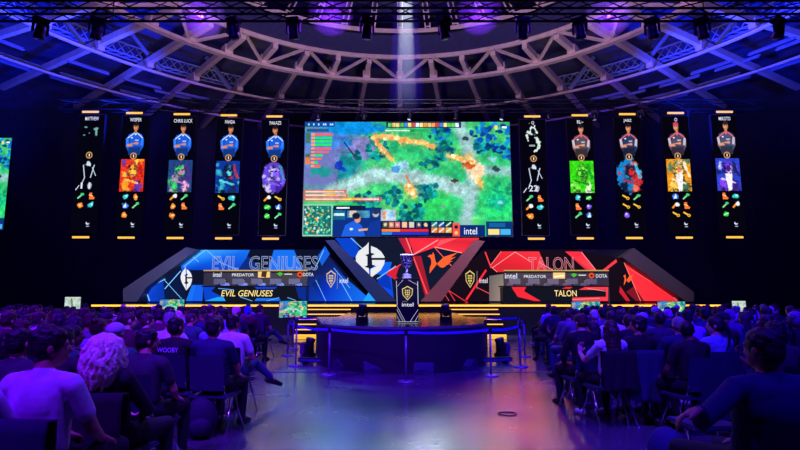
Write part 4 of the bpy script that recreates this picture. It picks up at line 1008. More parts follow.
class Figure:
    def __init__(s): s.p = []
    def cap(s, a, b, ra, rb, mi): s.p.append(('c', Vector(a), Vector(b), ra, rb, mi))
    def ell(s, c, r, mi, rot=None): s.p.append(('e', Vector(c), Vector(r), rot or Matrix.Identity(3), 0, mi))
    def build(s, vox):
        bm = Acc()
        for q in s.p:
            if q[0] == 'c':
                tube(bm, q[1], q[2], q[3], q[4], n=14); ball(bm, q[1], (q[3],)*3, u=14, v=10); ball(bm, q[2], (q[4],)*3, u=14, v=10)
            else: ball(bm, q[1], q[2], q[3], u=20, v=14)
        me = remesh(bm, vox)
        n = len(me.polygons); c = np.zeros(n*3); me.polygons.foreach_get('center', c); c = c.reshape(-1, 3)
        best = np.full(n, 1e9); mi = np.zeros(n, np.int32)
        for q in s.p:
            if q[0] == 'c':
                a = np.array(q[1]); b = np.array(q[2]); d = b-a; t = np.clip((c-a)@d/max(d@d, 1e-9), 0, 1)
                ds = np.linalg.norm(c-a-t[:, None]*d, axis=1)-(q[3]+(q[4]-q[3])*t)
            else:
                M = np.array(q[3]); l = (c-np.array(q[1]))@M; r = np.array(q[2]); k = np.linalg.norm(l/r, axis=1); ds = (k-1)*r.min()
            w = ds < best; best[w] = ds[w]; mi[w] = q[5]
        me.polygons.foreach_set('material_index', mi)
        me.polygons.foreach_set('use_smooth', np.ones(n, bool))
        for m in (SKINS[0], M_seat, M_seat, M_black, M_lip, M_eye): me.materials.append(m)
        return me
SKIN, TOP, LEGS, SHOE, LIP, EYE = range(6)
def hand(f, w, d, n, curl=.7, side=1):
    w = Vector(w); d = Vector(d).normalized(); n = Vector(n); n = (n-d*n.dot(d)).normalized(); s = d.cross(n)*side
    f.cap(w, w+d*.045, .024, .026, SKIN)
    for k, L in enumerate((.068, .078, .074, .058)):
        o = (k-1.5)*.021; kn = w+d*.085+s*o
        f.cap(w+d*.02+s*o*.6, kn, .0155, .0125, SKIN)
        d1 = (d*math.cos(curl*.5)+n*math.sin(curl*.5)); d2 = (d*math.cos(curl*1.3)+n*math.sin(curl*1.3))
        m = kn+d1*L*.5; f.cap(kn, m, .0105, .0098, SKIN); f.cap(m, m+d2*L*.5, .0098, .0085, SKIN)
    t0 = w+d*.02-s*.025; t1 = t0+(d*.6-s*.7+n*.25).normalized()*.045; f.cap(t0, t1, .015, .0118, SKIN); f.cap(t1, t1+(d*.9-s*.2+n*.3).normalized()*.034, .0115, .009, SKIN)
def make_body(P, vox=.0095):
    """P: pose dictionary; figure sits facing +Y with its seat at the origin"""
    f = Figure(); g = P.get('girth', 1.0); L = P.get('lean', 0.0); tw = P.get('shoulder', .185)
    yb = lambda z: -.07-.10*(z-.56)/.45+L*(z-.56)
    f.ell((0, -.03, .57), (.175*g, .145*g, .13), LEGS)
    f.ell((0, yb(.70)+.02, .70), (.15*g, .115*g, .15), TOP); f.ell((0, yb(.84)+.01, .85), (.165*g, .115*g, .17), TOP)
    f.ell((0, yb(.9)-.002, .91), (.166*g, .112*g, .17), TOP)
    for s in (-1, 1): f.cap((s*.1*g, yb(.96), .96), (s*.075*g, yb(.68)+.01, .68), .082, .086, TOP)
    f.ell((0, yb(.98), .97), (.165*g, .095*g, .11), TOP); f.cap((-tw+.03, yb(1.0), 1.005), (tw-.03, yb(1.0), 1.005), .066, .066, TOP)
    for s in (-1, 1): f.cap((s*.05, yb(1.04), 1.05), (s*(tw-.01), yb(1.0), 1.01), .04, .058, TOP)
    f.cap((0, yb(1.02)-.005, 1.02), (0, yb(1.1)+.015, 1.12), .056, .05, SKIN); f.cap((0, yb(1.03)-.005, 1.03), (0, yb(1.05), 1.055), .07, .062, TOP)
    HM = Matrix.Translation((P.get('hx', 0), yb(1.2)+.045, 1.2)) @ Matrix.Rotation(P.get('yaw', 0), 4, 'Z') @ Matrix.Rotation(P.get('pitch', 0), 4, 'X') @ Matrix.Rotation(P.get('roll', 0), 4, 'Y')
    hr = HM.to_3x3(); h = lambda *v: HM @ Vector(v)
    f.ell(h(0, -.012, .025), (.074, .094, .088), SKIN, hr); f.ell(h(0, .022, -.03), (.058, .068, .078), SKIN, hr); f.cap(h(0, .05, -.085), h(0, .06, -.08), .022, .02, SKIN)
    f.cap(h(0, .088, .01), h(0, .104, -.022), .009, .014, SKIN); f.cap(h(-.018, .088, -.055), h(.018, .088, -.055), .007, .007, LIP)
    f.cap(h(-.036, .078, .028), h(.036, .078, .028), .013, .013, SKIN)
    for s in (-1, 1): f.ell(h(s*.077, -.005, -.002), (.01, .018, .031), SKIN, hr); f.ell(h(s*.03, .083, .006), (.012, .008, .007), EYE, hr)
    f.cap(h(0, -.03, -.05), (0, yb(1.1)+.015, 1.1), .05, .05, SKIN)
    for s, k in ((-1, 'L'), (1, 'R')):
        sh = Vector((s*tw, yb(1.0), .995)); el = Vector(P.get('e'+k, (s*.255, yb(.75)+.09, .745))); wr = Vector(P.get('w'+k, (s*.15, .26, .635)))
        sl = P.get('sleeve', 'short')
        mid = sh.lerp(el, .62)
        f.cap(sh, mid, .06, .054, TOP)
        if sl == 'long': f.cap(mid, el, .054, .046, TOP); f.cap(el, el.lerp(wr, .93), .046, .034, TOP)
        else: f.cap(mid, el, .042, .037, SKIN); f.cap(el, wr, .038, .026, SKIN)
        f.cap(el.lerp(wr, .9), wr, .028, .026, SKIN)
        hd = Vector(P.get('h'+k, (-s*.25, .9, -.35))); hand(f, wr, hd, Vector(P.get('n'+k, (0, -.2, -1))), P.get('curl', .7), s)
        hp = Vector((s*.09, .0, .55)); kn = Vector(P.get('k'+k, (s*.15, .45, .535))); an = Vector(P.get('a'+k, (s*.14, .46, .11))); fd = Vector(P.get('f'+k, (s*.12, 1, -.1))).normalized()
        f.cap(hp, hp.lerp(kn, .5), .095*g, .082, LEGS); f.cap(hp.lerp(kn, .5), kn, .082, .062, LEGS)
        f.cap(kn, kn.lerp(an, .35), .062, .06, LEGS); f.cap(kn.lerp(an, .35), an, .06, .047, LEGS)
        f.cap(an, an+Vector((0, 0, -.05)), .038, .04, SHOE); f.cap(an+fd*-.04+Vector((0, 0, -.06)), an+fd*.07+Vector((0, 0, -.06)), .044, .044, SHOE); f.cap(an+fd*.07+Vector((0, 0, -.06)), an+fd*.17+Vector((0, 0, -.075)), .043, .033, SHOE)
    return f.build(vox), HM
POSES = [
 dict(),
 dict(yaw=-.35, girth=1.08, eL=(-.25, -.02, .76), wL=(-.05, .17, .80), hL=(1, .1, 0), nL=(0, -1, 0), eR=(.25, -.02, .76), wR=(.04, .19, .74), hR=(-1, .1, 0), nR=(0, -1, 0), sleeve='long', curl=.4),
 dict(yaw=-.4, lean=.12, kR=(.1, .46, .63), aR=(.28, .64, .40), fR=(.8, .6, -.3), wR=(.1, .22, .70), hR=(-.5, .7, -.1)),
 dict(yaw=.15, pitch=.12, roll=.06, lean=-.05, sleeve='long', shoulder=.165, girth=.92, wL=(-.08, .2, .66), wR=(.08, .2, .66), hL=(.6, .5, -.2), hR=(-.6, .5, -.2)),
 dict(yaw=-.85, girth=1.0, lean=.2, wL=(-.12, .3, .64)),
 dict(yaw=.8, shoulder=.165, girth=.9, sleeve='short', wL=(-.09, .28, .72), wR=(.05, .28, .72), hL=(.2, .8, .5), hR=(-.2, .8, .5), curl=1.1),
 dict(yaw=.25, pitch=-.15, sleeve='long', eR=(.25, .12, .80), wR=(.11, .12, 1.02), hR=(-.2, -.1, 1), nR=(-.3, -1, 0), curl=1.0, lean=.22),
 dict(yaw=-.15, girth=1.18, sleeve='short', lean=.05, shoulder=.2),
 # big man at the right, left arm over the next chair back
 dict(yaw=.25, girth=1.12, sleeve='long', shoulder=.205, eL=(-.46, -.22, .86), wL=(-.52, -.30, .93), hL=(-.75, .2, -.25), nL=(0, -.3, -1), lean=.06, curl=.8),
 # woman with raised phone / programme
 dict(yaw=-.1, shoulder=.155, girth=.85, eL=(-.24, .1, .78), wL=(-.2, .32, .86), hL=(.2, .3, .9), nL=(.4, -1, 0), curl=.9),
]
BODIES = [make_body(p) for p in POSES]
def hair_mesh(kind, seed=0):
    bm = Acc(); r = random.Random(seed)
    if kind in ('short', 'long', 'pony', 'bun', 'curly'):
        ball(bm, (0, -.014, .036), (.083, .1, .088)); ball(bm, (0, -.04, .0), (.08, .072, .085)); ball(bm, (0, .03, .075), (.06, .05, .04))
        for s in (-1, 1): ball(bm, (s*.06, .0, .02), (.022, .045, .05))
    if kind == 'short':
        for k in range(40):
            a = r.uniform(0, 6.28); e = r.uniform(.1, 1.4); ball(bm, (.078*math.cos(a)*math.cos(e), -.016+.093*math.sin(a)*math.cos(e), .04+.08*math.sin(e)), (.016, .02, .014))
    if kind == 'buzz': ball(bm, (0, -.014, .03), (.079, .099, .09)); ball(bm, (0, -.036, .0), (.075, .07, .075))
    if kind == 'long':
        for k in range(26):
            a = -PI*.02-PI*.96*k/25; x = .08*math.cos(a); y = .09*math.sin(a)-.01; p = Vector((x, y+.01, .03)); w = r.uniform(0, 6)
            for q in range(8):
                zz = .03-.047*(q+1); f_ = 1+.05*q; nx = Vector((x*f_+.012*math.sin(w+q*1.3), y*(1+.02*q)-.008+.008*math.cos(w+q), zz)); tube(bm, p, nx, .02-.001*q, .019-.001*q, n=8); ball(bm, nx, (.0195,)*3, u=8, v=6); p = nx
    if kind == 'curly':
        for k in range(84):
            a = PI*.9+PI*1.2*((k*17)%84)/83; e0 = r.uniform(.2, 1.3); w0_ = r.uniform(0, 6.28)
            p = Vector((.07*math.cos(a)*math.cos(e0), -.015+.085*math.sin(a)*math.cos(e0), .03+.09*math.sin(e0))); top_ = p.z
            for q in range(10):
                f_ = (q+1)/10; rad = .088+.06*math.sin(PI*.8*f_)+.012*math.sin(w0_*3+q); ww = .03*math.sin(w0_+q*1.6)
                aa = a+ww*3; nx = Vector((rad*math.cos(aa)*.95, -.015+(rad+.01)*math.sin(aa), top_-(top_+.22+.04*math.sin(w0_))*f_)); tube(bm, p, nx, .0115, .0115, n=8); ball(bm, nx, (.0117,)*3, u=8, v=6); p = nx
    if kind == 'curlyold':
        for k in range(150):
            a = r.uniform(PI*.93, PI*2.07); e = r.uniform(-1.0, 1.5); z = .02+.1*math.sin(e) if e > 0 else .02-.24*abs(e)/1.0*r.uniform(.3, 1.0); q = 1.0 if e > 0 else 1.15
            c = math.cos(e) if e > 0 else 1
            ball(bm, (.098*q*math.cos(a)*c, -.015+.108*math.sin(a)*c, z), (r.uniform(.02, .034),)*3, u=8, v=6)
    if kind == 'pony':
        p = Vector((0, -.1, .04))
        for q in range(7): nx = p+Vector((.004*math.sin(q), -.02+.006*q, -.045)); tube(bm, p, nx, .028-.002*q, .026-.002*q, n=8); ball(bm, nx, (.026-.002*q,)*3); p = nx
    if kind == 'bun': ball(bm, (0, -.085, .1), (.042, .04, .036))
    if kind == 'cap':
        ball(bm, (0, -.01, .045), (.087, .105, .075)); ball(bm, (0, .12, .045), (.066, .075, .011)); ball(bm, (0, -.01, .03), (.088, .106, .014))
    me = remesh(bm, .0085 if kind not in ('curly', 'long') else .0062, 1 if kind == 'curly' else 2)
    me.polygons.foreach_set('use_smooth', np.ones(len(me.polygons), bool))
    me.materials.append(M_black)
    return me
HAIR = {k: hair_mesh(k, i) for i, k in enumerate(('short', 'buzz', 'long', 'pony', 'bun', 'curly', 'cap'))}
TOPS = {'black': (18,18,22), 'white': (215,215,222), 'dark blue': (24,30,72), 'grey': (92,92,100), 'charcoal': (44,44,52), 'red': (120,26,30), 'green': (30,120,70), 'pale blue': (120,150,200), 'maroon': (70,24,40), 'lavender': (150,140,190)}
TOPM = {k: mat('shirt_'+k.replace(' ', '_'), v, .85, noise=.12, nscale=14, bump=.15) for k, v in TOPS.items()}
LEGM = [mat('trousers_dark', (18,18,26), .85), mat('jeans_blue', (40,56,100), .85, noise=.15, nscale=60), mat('trousers_grey', (60,60,66), .85)]
SHOEM = [mat('shoes_black', (16,16,18), .5), mat('shoes_white', (210,210,215), .6)]
HC = {'dark': (18,14,14), 'brown': (58,38,26), 'blond': (240,222,190), 'grey': (130,128,130), 'blue': (60,110,220), 'red': (120,50,24)}
HCM = {k: mat('hair_'+k, v, .55, noise=.35, nscale=60, bump=.4) for k, v in HC.items()}
CAPM = [mat('cap_dark', (20,20,30), .8), mat('cap_pale', (170,170,180), .8)]
def person(loc, rz, pose, top, hair, hc, skin=0, legs=0, shoe=0, sc=1.0, label=None, group=None):
    me, HM = BODIES[pose]
    o = bpy.data.objects.new('person', me); o.location = loc; o.rotation_euler = (0, 0, rz); o.scale = (sc,)*3; link(o)
    for i, m in enumerate((SKINS[skin], TOPM[top], LEGM[legs], SHOEM[shoe])):
        o.material_slots[i].link = 'OBJECT'; o.material_slots[i].material = m
    if hair:
        h = bpy.data.objects.new('cap' if hair == 'cap' else 'hair', HAIR[hair]); link(h, o); h.matrix_local = HM
        h.material_slots[0].link = 'OBJECT'; h.material_slots[0].material = (CAPM[0] if hc == 'dark' else CAPM[1]) if hair == 'cap' else HCM[hc]
    tag(o, label, 'person', group)
    return o
HAIRTXT = {'short': 'short {} hair', 'buzz': 'cropped {} hair', 'long': 'long {} hair', 'pony': '{} ponytail', 'bun': '{} hair bun', 'curly': 'wavy {} hair', 'cap': 'a {} cap'}
ch_full = chair(); ch_simple = None; used = [False]
NC = [0]; NPEO = [0]
def put_chair(x, y, rz, label, full, group='audience chairs'):
    global ch_simple
    if full:
        t = ch_full if not used[0] else copy_tree(ch_full); used[0] = True
    else:
        if ch_simple is None: ch_simple = chair_simple(); t = ch_simple
        else: t = ch_simple.copy(); COL.objects.link(t)
    t.location = (x, y, 0); t.rotation_euler = (0, 0, rz)
    tag(t, label, 'chair', group); NC[0] += 1
    return t
def face(x, y):   # everyone faces the middle of the stage
    return -math.atan2(0-x, 30-y)
def W(px, Y): return (px-400)*Y/F
placed = []
def seat(px, Y, pose, top, hair, hc, label, clabel, skin=0, legs=0, shoe=0, sc=1.0, rz=None, dz=0):
    x = W(px, Y); rz = face(x, Y) if rz is None else rz
    if pose is not None:
        h = BODIES[pose][1].to_translation()*sc; hx_ = h.x*math.cos(rz)-h.y*math.sin(rz); hy_ = h.x*math.sin(rz)+h.y*math.cos(rz)
        x = W(px, Y+hy_)-hx_
    placed.append((x, Y))
    if clabel: put_chair(x, Y, rz, clabel, True, 'nearest audience chairs')
    if label: person((x, Y, dz), rz, pose, top, hair, hc, skin, legs, shoe, sc, label, 'nearest audience members')
# --- hand placed: left block
seat(58, 3.35, 4, 'white', 'short', 'dark', 'person in white t-shirt with short dark hair, nearest on the left', 'chair with a dark back under the nearest man in a white t-shirt', sc=1.06, skin=1)
seat(-22, 3.3, 0, 'white', 'buzz', 'brown', 'person in white t-shirt cut off by the left edge of the photo', 'chair cut off by the left edge of the photo, nearest row')
seat(112, 4.15, 3, 'black', 'curly', 'blond', 'person with long wavy blond hair and black jacket, back to the camera', 'chair under the person with wavy blond hair', sc=1.0)
seat(153, 5.05, 4, 'charcoal', 'short', 'dark', 'person in dark t-shirt sitting sideways right of the blond-haired woman', 'chair under the dark t-shirt person right of the blond-haired woman', skin=1, sc=.97)
seat(180, 6.6, 1, 'black', 'short', 'dark', 'person in black jersey with pale lettering across the back', 'chair with visible dark blue back under the black jersey person', skin=1)
seat(217, 6.4, 7, 'dark blue', 'short', 'dark', 'broad person in dark shirt beside the aisle, left block', 'aisle chair with visible blue back and chrome legs, left block', skin=1)
seat(236, 7.4, 2, 'white', 'short', 'dark', 'person in white t-shirt with one leg crossed into the aisle, left block', 'aisle chair under the cross-legged person in white', skin=1, legs=1)
seat(121, 5.6, 0, 'green', 'cap', 'pale', 'person in green shirt and pale cap behind the blond-haired woman', 'chair under the green shirt person')
seat(103, 6.6, 3, 'lavender', 'bun', 'brown', 'person in lavender top, left block, further on from the green shirt', 'chair under the lavender top person')
seat(70, 4.6, 6, 'black', 'short', 'dark', 'person in black in front of the nearest man in white', 'chair under the black-clad person ahead of the nearest white t-shirt')
seat(28, 4.5, 7, 'charcoal', 'short', 'dark', 'heavy person in charcoal near the left edge of the photo', 'chair under the heavy person in charcoal near the left edge')
seat(250, 12.8, 3, 'maroon', 'bun', 'blue', 'person with pale blue hair near the aisle, left block', 'chair under the pale blue haired person')
seat(262, 13.8, 2, 'charcoal', 'short', 'dark', 'person in dark jacket and jeans at the far aisle end, left block', 'far aisle chair under the person in jeans, left block', legs=1)
# --- hand placed: right block
seat(755, 3.3, 8, 'dark blue', 'short', 'dark', 'large person in blue top with an arm over the next chair, nearest right', 'chair under the large person in the nearest right row', skin=1, sc=1.06, rz=.12)
seat(790, 2.35, None, None, None, None, None, 'dark chair back in the bottom right corner of the photo')
seat(692, 5.0, None, None, None, None, None, 'empty chair left of the large person in blue, right block')
seat(607, 6.9, 9, 'white', 'long', 'brown', 'person with long brown hair and white sleeveless top by the aisle, right block', 'aisle chair with a jacket under the long-haired person, right block', sc=.97, shoe=1)
seat(578, 7.6, 6, 'black', 'short', 'brown', 'person in black top at the aisle end, right block', 'aisle chair under the person in black, right block')
seat(634, 7.0, 5, 'black', 'short', 'dark', 'person in black turning left beside the long-haired person', 'chair under the person in black beside the long-haired person', skin=1)
seat(674, 7.0, 7, 'dark blue', 'buzz', 'grey', 'person with cropped grey hair and dark blue top, right block', 'chair with visible back under the cropped grey hair person', skin=0)
seat(710, 6.9, 5, 'pale blue', 'pony', 'dark', 'person in pale blue top with dark ponytail, right block', 'chair with visible back under the ponytail person')
seat(768, 5.6, 6, 'charcoal', 'short', 'dark', 'person in charcoal ahead of the large person in blue', 'chair under the charcoal person ahead of the large person')
seat(552, 12.8, 1, 'charcoal', 'short', 'dark', 'person in charcoal jacket at the far aisle corner, right block', 'far aisle chair under the charcoal jacket person, right block', skin=1)
# jersey lettering & lanyard
# --- general crowd
taken = list(placed)
def free(x, y, dx=.42, dy=.55):
    return all(abs(x-a) > dx or abs(y-b) > dy for a, b in taken)
rows_Y = [4.4, 5.35, 6.3, 7.25, 8.2, 9.15, 10.1, 11.05, 12.0, 12.95, 13.9, 14.85, 15.8, 16.7]
tops = ['black']*5+['dark blue']*4+['charcoal']*4+['grey']*3+['white']*3+['pale blue']*2+['lavender']*2+['red', 'maroon', 'maroon', 'green']
count = {-1: 0, 1: 0}
for sgn in (-1, 1):
    blk = 'left' if sgn < 0 else 'right'
    for ri, Y in enumerate(rows_Y):
        edge = 1.95+.22*(Y-5.7)
        if sgn > 0 and Y < 7: edge = 2.9+.2*(7-Y)
        if sgn > 0 and 7 <= Y: edge = 2.3+.2*(Y-7)
        if sgn < 0 and Y < 5.2: edge += .3
        k = 0; x = edge+.3
        spc = .56 if Y < 12 else .6
        while True:
            if x > .755*Y+(.5 if Y < 9 else .2) or k > 21: break
            xx = sgn*x; yy = Y+.12*(x-edge)
            x += spc; k += 1
            if not free(xx, yy): continue
            taken.append((xx, yy))
            jx = R.uniform(-.03, .03); rz = face(xx, yy)+R.uniform(-.06, .06)
            full = yy < 8.4
            w = '%s block, %s row from camera, %s seat' % (blk, ORD[ri], ORD[k-1])
            put_chair(xx+jx, yy, rz, 'dark audience chair, ' + w + ' from aisle', full)
            if R.random() < .05: continue
            hair = R.choice(['short']*7+['buzz']*3+['long']*3+['pony']*2+['bun', 'curly', 'cap', 'cap']); hc = R.choice(['dark']*6+['brown']*4+['blond', 'grey', 'brown'])
            if hair == 'cap': hc = R.choice(['dark', 'pale'])
            female = hair in ('long', 'pony', 'bun', 'curly')
            pose = R.choice([3, 5, 3, 9]) if female else R.choice([0, 1, 2, 4, 6, 7, 0, 4])
            top = R.choice(tops)
            lab = 'person in %s, %s, %s' % (top, HAIRTXT[hair].format(hc), w)
            person((xx+jx, yy, 0), rz, pose, top, hair, hc, R.choice([0, 0, 1, 1, 2]), R.choice([0, 0, 1, 2]), R.choice([0, 0, 1]), (.94 if female else 1.0)*R.uniform(.96, 1.04)*(.95 if yy > 13 else 1), lab, 'seated audience in the %s block' % blk)
            count[sgn] += 1
print('PEOPLE', count, NC)
# players in the booths facing the audience
for bi, (cx, Wd, Yd) in enumerate((B_L, B_R)):
    for k in range(5):
        x = cx+(k-2)*Wd/5.4
        hr = ['short', 'cap', 'short', 'buzz', 'short'][k]
        person((x, Yd+1.0, 1.2), PI, 0, 'pale blue' if bi == 0 else 'grey', hr, 'dark', [1, 0, 1, 0, 1][k], 0, 0, .84,
               'player in a %s jersey behind the %s desk, %s from the left' % ('blue' if bi == 0 else 'grey', 'EVIL GENIUSES' if bi == 0 else 'TALON', ORD[k]), 'players at the desks')
        t = put_chair(x, Yd+1.02, PI, 'dark chair under the %s player from the left at the %s desk' % (ORD[k], 'EVIL GENIUSES' if bi == 0 else 'TALON'), False, 'player chairs'); t.location.z = 1.2; t.scale = (.84,)*3
# jersey back lettering
def back_text(body, px, Y, z0, z1, w, m, parent_label, yoff):
    for o in bpy.data.objects:
        if o.get('label') == parent_label:
            t = text_mesh('lettering', body, -w/2, w/2, z0, z1, yoff, m, o); return
M_print = mat('print_pale', (200,200,230), .7)
back_text('WOOBY', 180, 6.6, .93, .985, .26, M_print, 'person in black jersey with pale lettering across the back', -.335)
# extras: jacket draped over chair, bag, paper
def cloth_over(x, y, rz, m, label, cat, z0=.1, w=.25, name='draped_jacket', seed=1):
    r = random.Random(seed); bm = bmesh.new(); n, k = 14, 12; g = []
    for i in range(k+1):
        f = i/k; z = .91-(.91-z0)*f; row = []
        for j in range(n+1):
            u = j/n*2-1; row.append(bm.verts.new((u*w*(1+.12*f)+.01*math.sin(5*f+3*u), -.355-.02*f+.018*math.sin(u*9+f*2+seed)*f-.0*u, z-.03*abs(u)*f*math.sin(u*4+seed))))
        g.append(row)
    top = [bm.verts.new((v.co.x*.95, -.275, .90)) for v in g[0]]; g.insert(0, top)
    low = [bm.verts.new((v.co.x*.93, -.26, .70)) for v in g[1]]; g.insert(0, low)
    for i in range(len(g)-1):
        for j in range(n): bm.faces.new((g[i][j], g[i][j+1], g[i+1][j+1], g[i+1][j]))
    o = build(name, bm, m, None, True); o.modifiers.new('t', 'SOLIDIFY').thickness = .012; o.location = (x, y, 0); o.rotation_euler = (0, 0, rz)
    tag(o, label, cat)
x = [p for p in placed if p[1] == 3.35][0][0]; cloth_over(x, 3.35, face(x, 3.35), mat('jacket_navy', (30,34,66), .85, noise=.2, nscale=9), 'dark jacket hanging over the chair of the nearest man in white', 'jacket', .12, .26)
x = [p for p in placed if p[1] == 4.15][0][0]; cloth_over(x, 4.15, face(x, 4.15), mat('jacket_black', (10,10,14), .85, noise=.2, nscale=9), 'black coat hanging over the chair of the blond-haired woman', 'coat', .25, .25, seed=3)
x = [p for p in placed if p[1] == 6.9][0][0]; cloth_over(x, 6.9, face(x, 6.9), MATS['jacket_black'], 'black jacket hanging over the chair of the long-haired person', 'jacket', .45, .21, seed=4)
x = [p for p in placed if p[1] == 7.0][0][0]; cloth_over(x, 7.0, face(x, 7.0), MATS['jacket_navy'], 'navy coat hanging low over the chair beside the long-haired person', 'coat', .3, .21, name='draped_coat', seed=6)
def backpack(p, rz, label, m, sc=1.0):
    t = empty('backpack', p, rz, label=label, cat='bag'); t.scale = (sc,)*3
    bm = bmesh.new(); ball(bm, (0, 0, .2), (.17, .12, .21), u=18, v=12); box(bm, (0, 0, .12), (.28, .18, .22), bevel=.05); me = remesh(bm, .012, 4); me.materials.append(m); o = bpy.data.objects.new('bag_body', me); link(o, t)
    bm = bmesh.new(); ball(bm, (0, -.11, .13), (.11, .05, .09)); build('front_pocket', bm, m, t, True)
    bm = bmesh.new()
    for s in (-1, 1):
        pr = Vector((s*.07, .1, .36))
        for k in range(8): a_ = k/7*PI; q = Vector((s*(.07+.03*math.sin(a_)), .1+.09*math.sin(a_), .36-.28*k/7)); tube(bm, pr, q, .012, n=6); pr = q
    build('strap', bm, M_black, t)
backpack(fl(200, 438), .3, 'dark backpack on the floor beside the aisle, bottom left', mat('bag_dark', (26,26,44), .8, noise=.2, nscale=20), 1.1)
backpack(Vector((W(655, 5.0), 5.0, 0)), -.3, 'dark blue bag on the floor left of the empty chair, right block', mat('bag_blue', (36,40,84), .8, noise=.2, nscale=20), 1.0)
bm = bmesh.new(); box(bm, (0, 0, 0), (.15, .004, .21)); o = build('programme_sheet', bm, mat('paper', (225,225,230), .8)); o.location = (W(597, 7.25), 7.25, .88); o.rotation_euler = (-.4, 0, .1); tag(o, 'pale paper sheet held up by the long-haired person', 'paper')
# ================================================================== LIGHT SHAFT (haze lit by one real spotlight)
src = Vector((.15, 14.2, 14.6)); dst = Vector((pp.x+.0, pp.y+.2, PZ))
d = (dst-src); Ls = d.length; half = math.radians(2.1)
bm = bmesh.new(); q = Vector((0, 0, -1)).rotation_difference(d.normalized())
bmesh.ops.create_cone(bm, cap_ends=True, segments=40, radius1=math.tan(half)*8.3*1.25+.1, radius2=.12, depth=8.0)
o = build('haze_shaft', bm, None) if False else None
me = bpy.data.meshes.new('light_shaft_haze'); bm.to_mesh(me); bm.free()
hz = bpy.data.objects.new('light_shaft_haze', me); hz.matrix_world = Matrix.Translation(src+d.normalized()*4.3) @ q.to_matrix().to_4x4(); link(hz)
vm = bpy.data.materials.new('haze'); vm.use_nodes = True; nt = vm.node_tree; nt.nodes.clear()
ou = nt.nodes.new('ShaderNodeOutputMaterial'); vs_ = nt.nodes.new('ShaderNodeVolumeScatter'); vs_.inputs['Color'].default_value = (.75, .85, 1, 1); vs_.inputs['Anisotropy'].default_value = 0.0
tc = nt.nodes.new('ShaderNodeTexCoord'); sx_ = nt.nodes.new('ShaderNodeSeparateXYZ'); mr = nt.nodes.new('ShaderNodeMapRange')
nt.links.new(tc.outputs['Object'], sx_.inputs[0]); nt.links.new(sx_.outputs['Z'], mr.inputs['Value'])
mr.inputs['From Min'].default_value = -4; mr.inputs['From Max'].default_value = 1.5; mr.inputs['To Min'].default_value = 0; mr.inputs['To Max'].default_value = .3
nt.links.new(mr.outputs['Result'], vs_.inputs['Density']); nt.links.new(vs_.outputs[0], ou.inputs['Volume'])
me.materials.append(vm); tag(hz, 'pale vertical light beam shining down through haze above the main screen', 'light beam'); hz['kind'] = 'stuff'
def spot(name, loc, to, e, col, ang, blend=.5, size=.15):
    l = bpy.data.lights.new(name, 'SPOT'); l.energy = e; l.color = col; l.spot_size = ang; l.spot_blend = blend; l.shadow_soft_size = size
    o = bpy.data.objects.new(name, l); o.location = loc; o.rotation_euler = (Vector(to)-Vector(loc)).to_track_quat('-Z', 'Y').to_euler(); COL.objects.link(o); return o
spot('beam_spot', src, dst, 170000, (.8, .88, 1), 2*half, .25, .03)
# ================================================================== LIGHTING
BLUE = (.02, .0, 1.0); VIO = (.12, .0, 1.0)
for x, y, tx, ty, e, c in ((-5, -2, -5.5, 7, 14000, VIO), (5, -2, 5.5, 7, 8500, BLUE), (-9, 4, -7, 12, 12000, VIO), (9, 4, 7, 12, 11000, BLUE), (-3, 3, -5.5, 14, 6500, BLUE), (3, 3, 6, 14, 6500, BLUE)):
    spot('audience_wash', (x, y, 11.5), (tx, ty, .8), e, c, math.radians(56), .7, .25)
spot('aisle_wash', (0, 1, 12), (0, 8.0, 0), 11000, (.1, .02, 1), math.radians(50), .8, .4)
spot('platform_wash', (0, 4, 12), (0, 12, .5), 2500, (.05, .01, 1), math.radians(36), .8, .4)
spot('trophy_key', (1.5, 5, 10), (pp.x, pp.y, 2.2), 5000, (.9, .88, 1), math.radians(7), .6, .1)
# backlights added by the truss above the screens for coloured streaks on the floor
for x, tx, ty, e, c, an in ((1.3, .75, 5.0, 3200, (.75, .82, 1), 8), (-6.3, -2.5, 8.5, 3600, (1, .72, .34), 12), (6.9, 2.75, 8.5, 6500, (1, .5, .16), 11), (4.9, 1.9, 8, 4200, (1, .06, .14), 10), (-3.2, -1.2, 7.0, 1500, (.15, .5, 1), 13)):
    spot('added_floor_backlight', (x, 26.2, 10.6), (tx, ty, 0), e, c, math.radians(an), 1.0, .2)
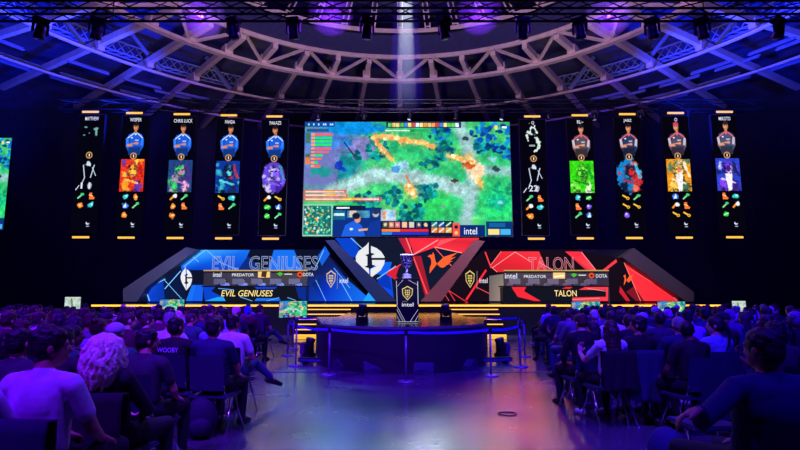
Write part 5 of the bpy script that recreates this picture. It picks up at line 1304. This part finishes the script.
# soft white wash added to brighten the set and its fins
for sgn, c in ((-1, (.85, .88, 1)), (1, (1, .82, .76))):
    spot('added_set_wash', (sgn*4, 16, 10.5), (sgn*4.5, 24.5, 2), 6500, c, math.radians(62), .8, .3)
for sgn in (-1, 1):
    spot('added_frame_wash', (sgn*9, 17, 10), (sgn*11.5, 24.5, 2.2), 2800, (.85, .85, 1), math.radians(26), .8, .3)  # added spot that brightens the outer sloping frame edges
    spot('roof_blue', (sgn*13, 22, 8.5), (sgn*19, 27, 15), 24000, (.01, .028, 1), math.radians(85), .6, .3)
    spot('roof_blue', (sgn*16, 15, 8.5), (sgn*22, 20, 15), 20000, (.01, .028, 1), math.radians(85), .6, .3)
spot('ring_warm', (0, 19, 7), (0, 28.5, 14.2), 3400, (1, .84, .7), math.radians(120), .9, .4)
for sgn in (-1, 1): spot('ring_warm', (sgn*6, 15, 8), (sgn*11, 23.5, 14.2), 2700, (1, .8, .64), math.radians(70), .9, .4)
for sgn in (-1, 1): spot('added_wall_tint', (sgn*12, 28, 13), (sgn*16, 40, 7), 2600, (.04, .0, 1), math.radians(120), .9, .5)  # added blue spots standing in for haze tint on the back wall
for x in (-9, 0, 9): spot('added_roof_tint', (x, 12, 5), (x*1.3, 26, 15), 4500, (.06, .01, 1), math.radians(110), .9, .6)  # added violet uplights standing in for haze under the roof deck
w = bpy.data.worlds.new('World'); scn.world = w; w.use_nodes = True
w.node_tree.nodes['Background'].inputs['Color'].default_value = (.02, .01, .2, 1); w.node_tree.nodes['Background'].inputs['Strength'].default_value = .1
# ================================================================== CAMERA
cam = bpy.data.cameras.new('Camera'); cam.sensor_width = 36; cam.lens = F/800*36; cam.clip_end = 200
co = bpy.data.objects.new('Camera', cam); co.location = (0, 0, H); co.rotation_euler = (PI/2+TH, 0, 0); COL.objects.link(co); scn.camera = co
scn.view_settings.view_transform = 'Standard'; scn.view_settings.look = 'None'; scn.view_settings.gamma = 1; scn.view_settings.exposure = 0; scn.view_settings.use_curve_mapping = False
scn.cycles.sample_clamp_indirect = 4
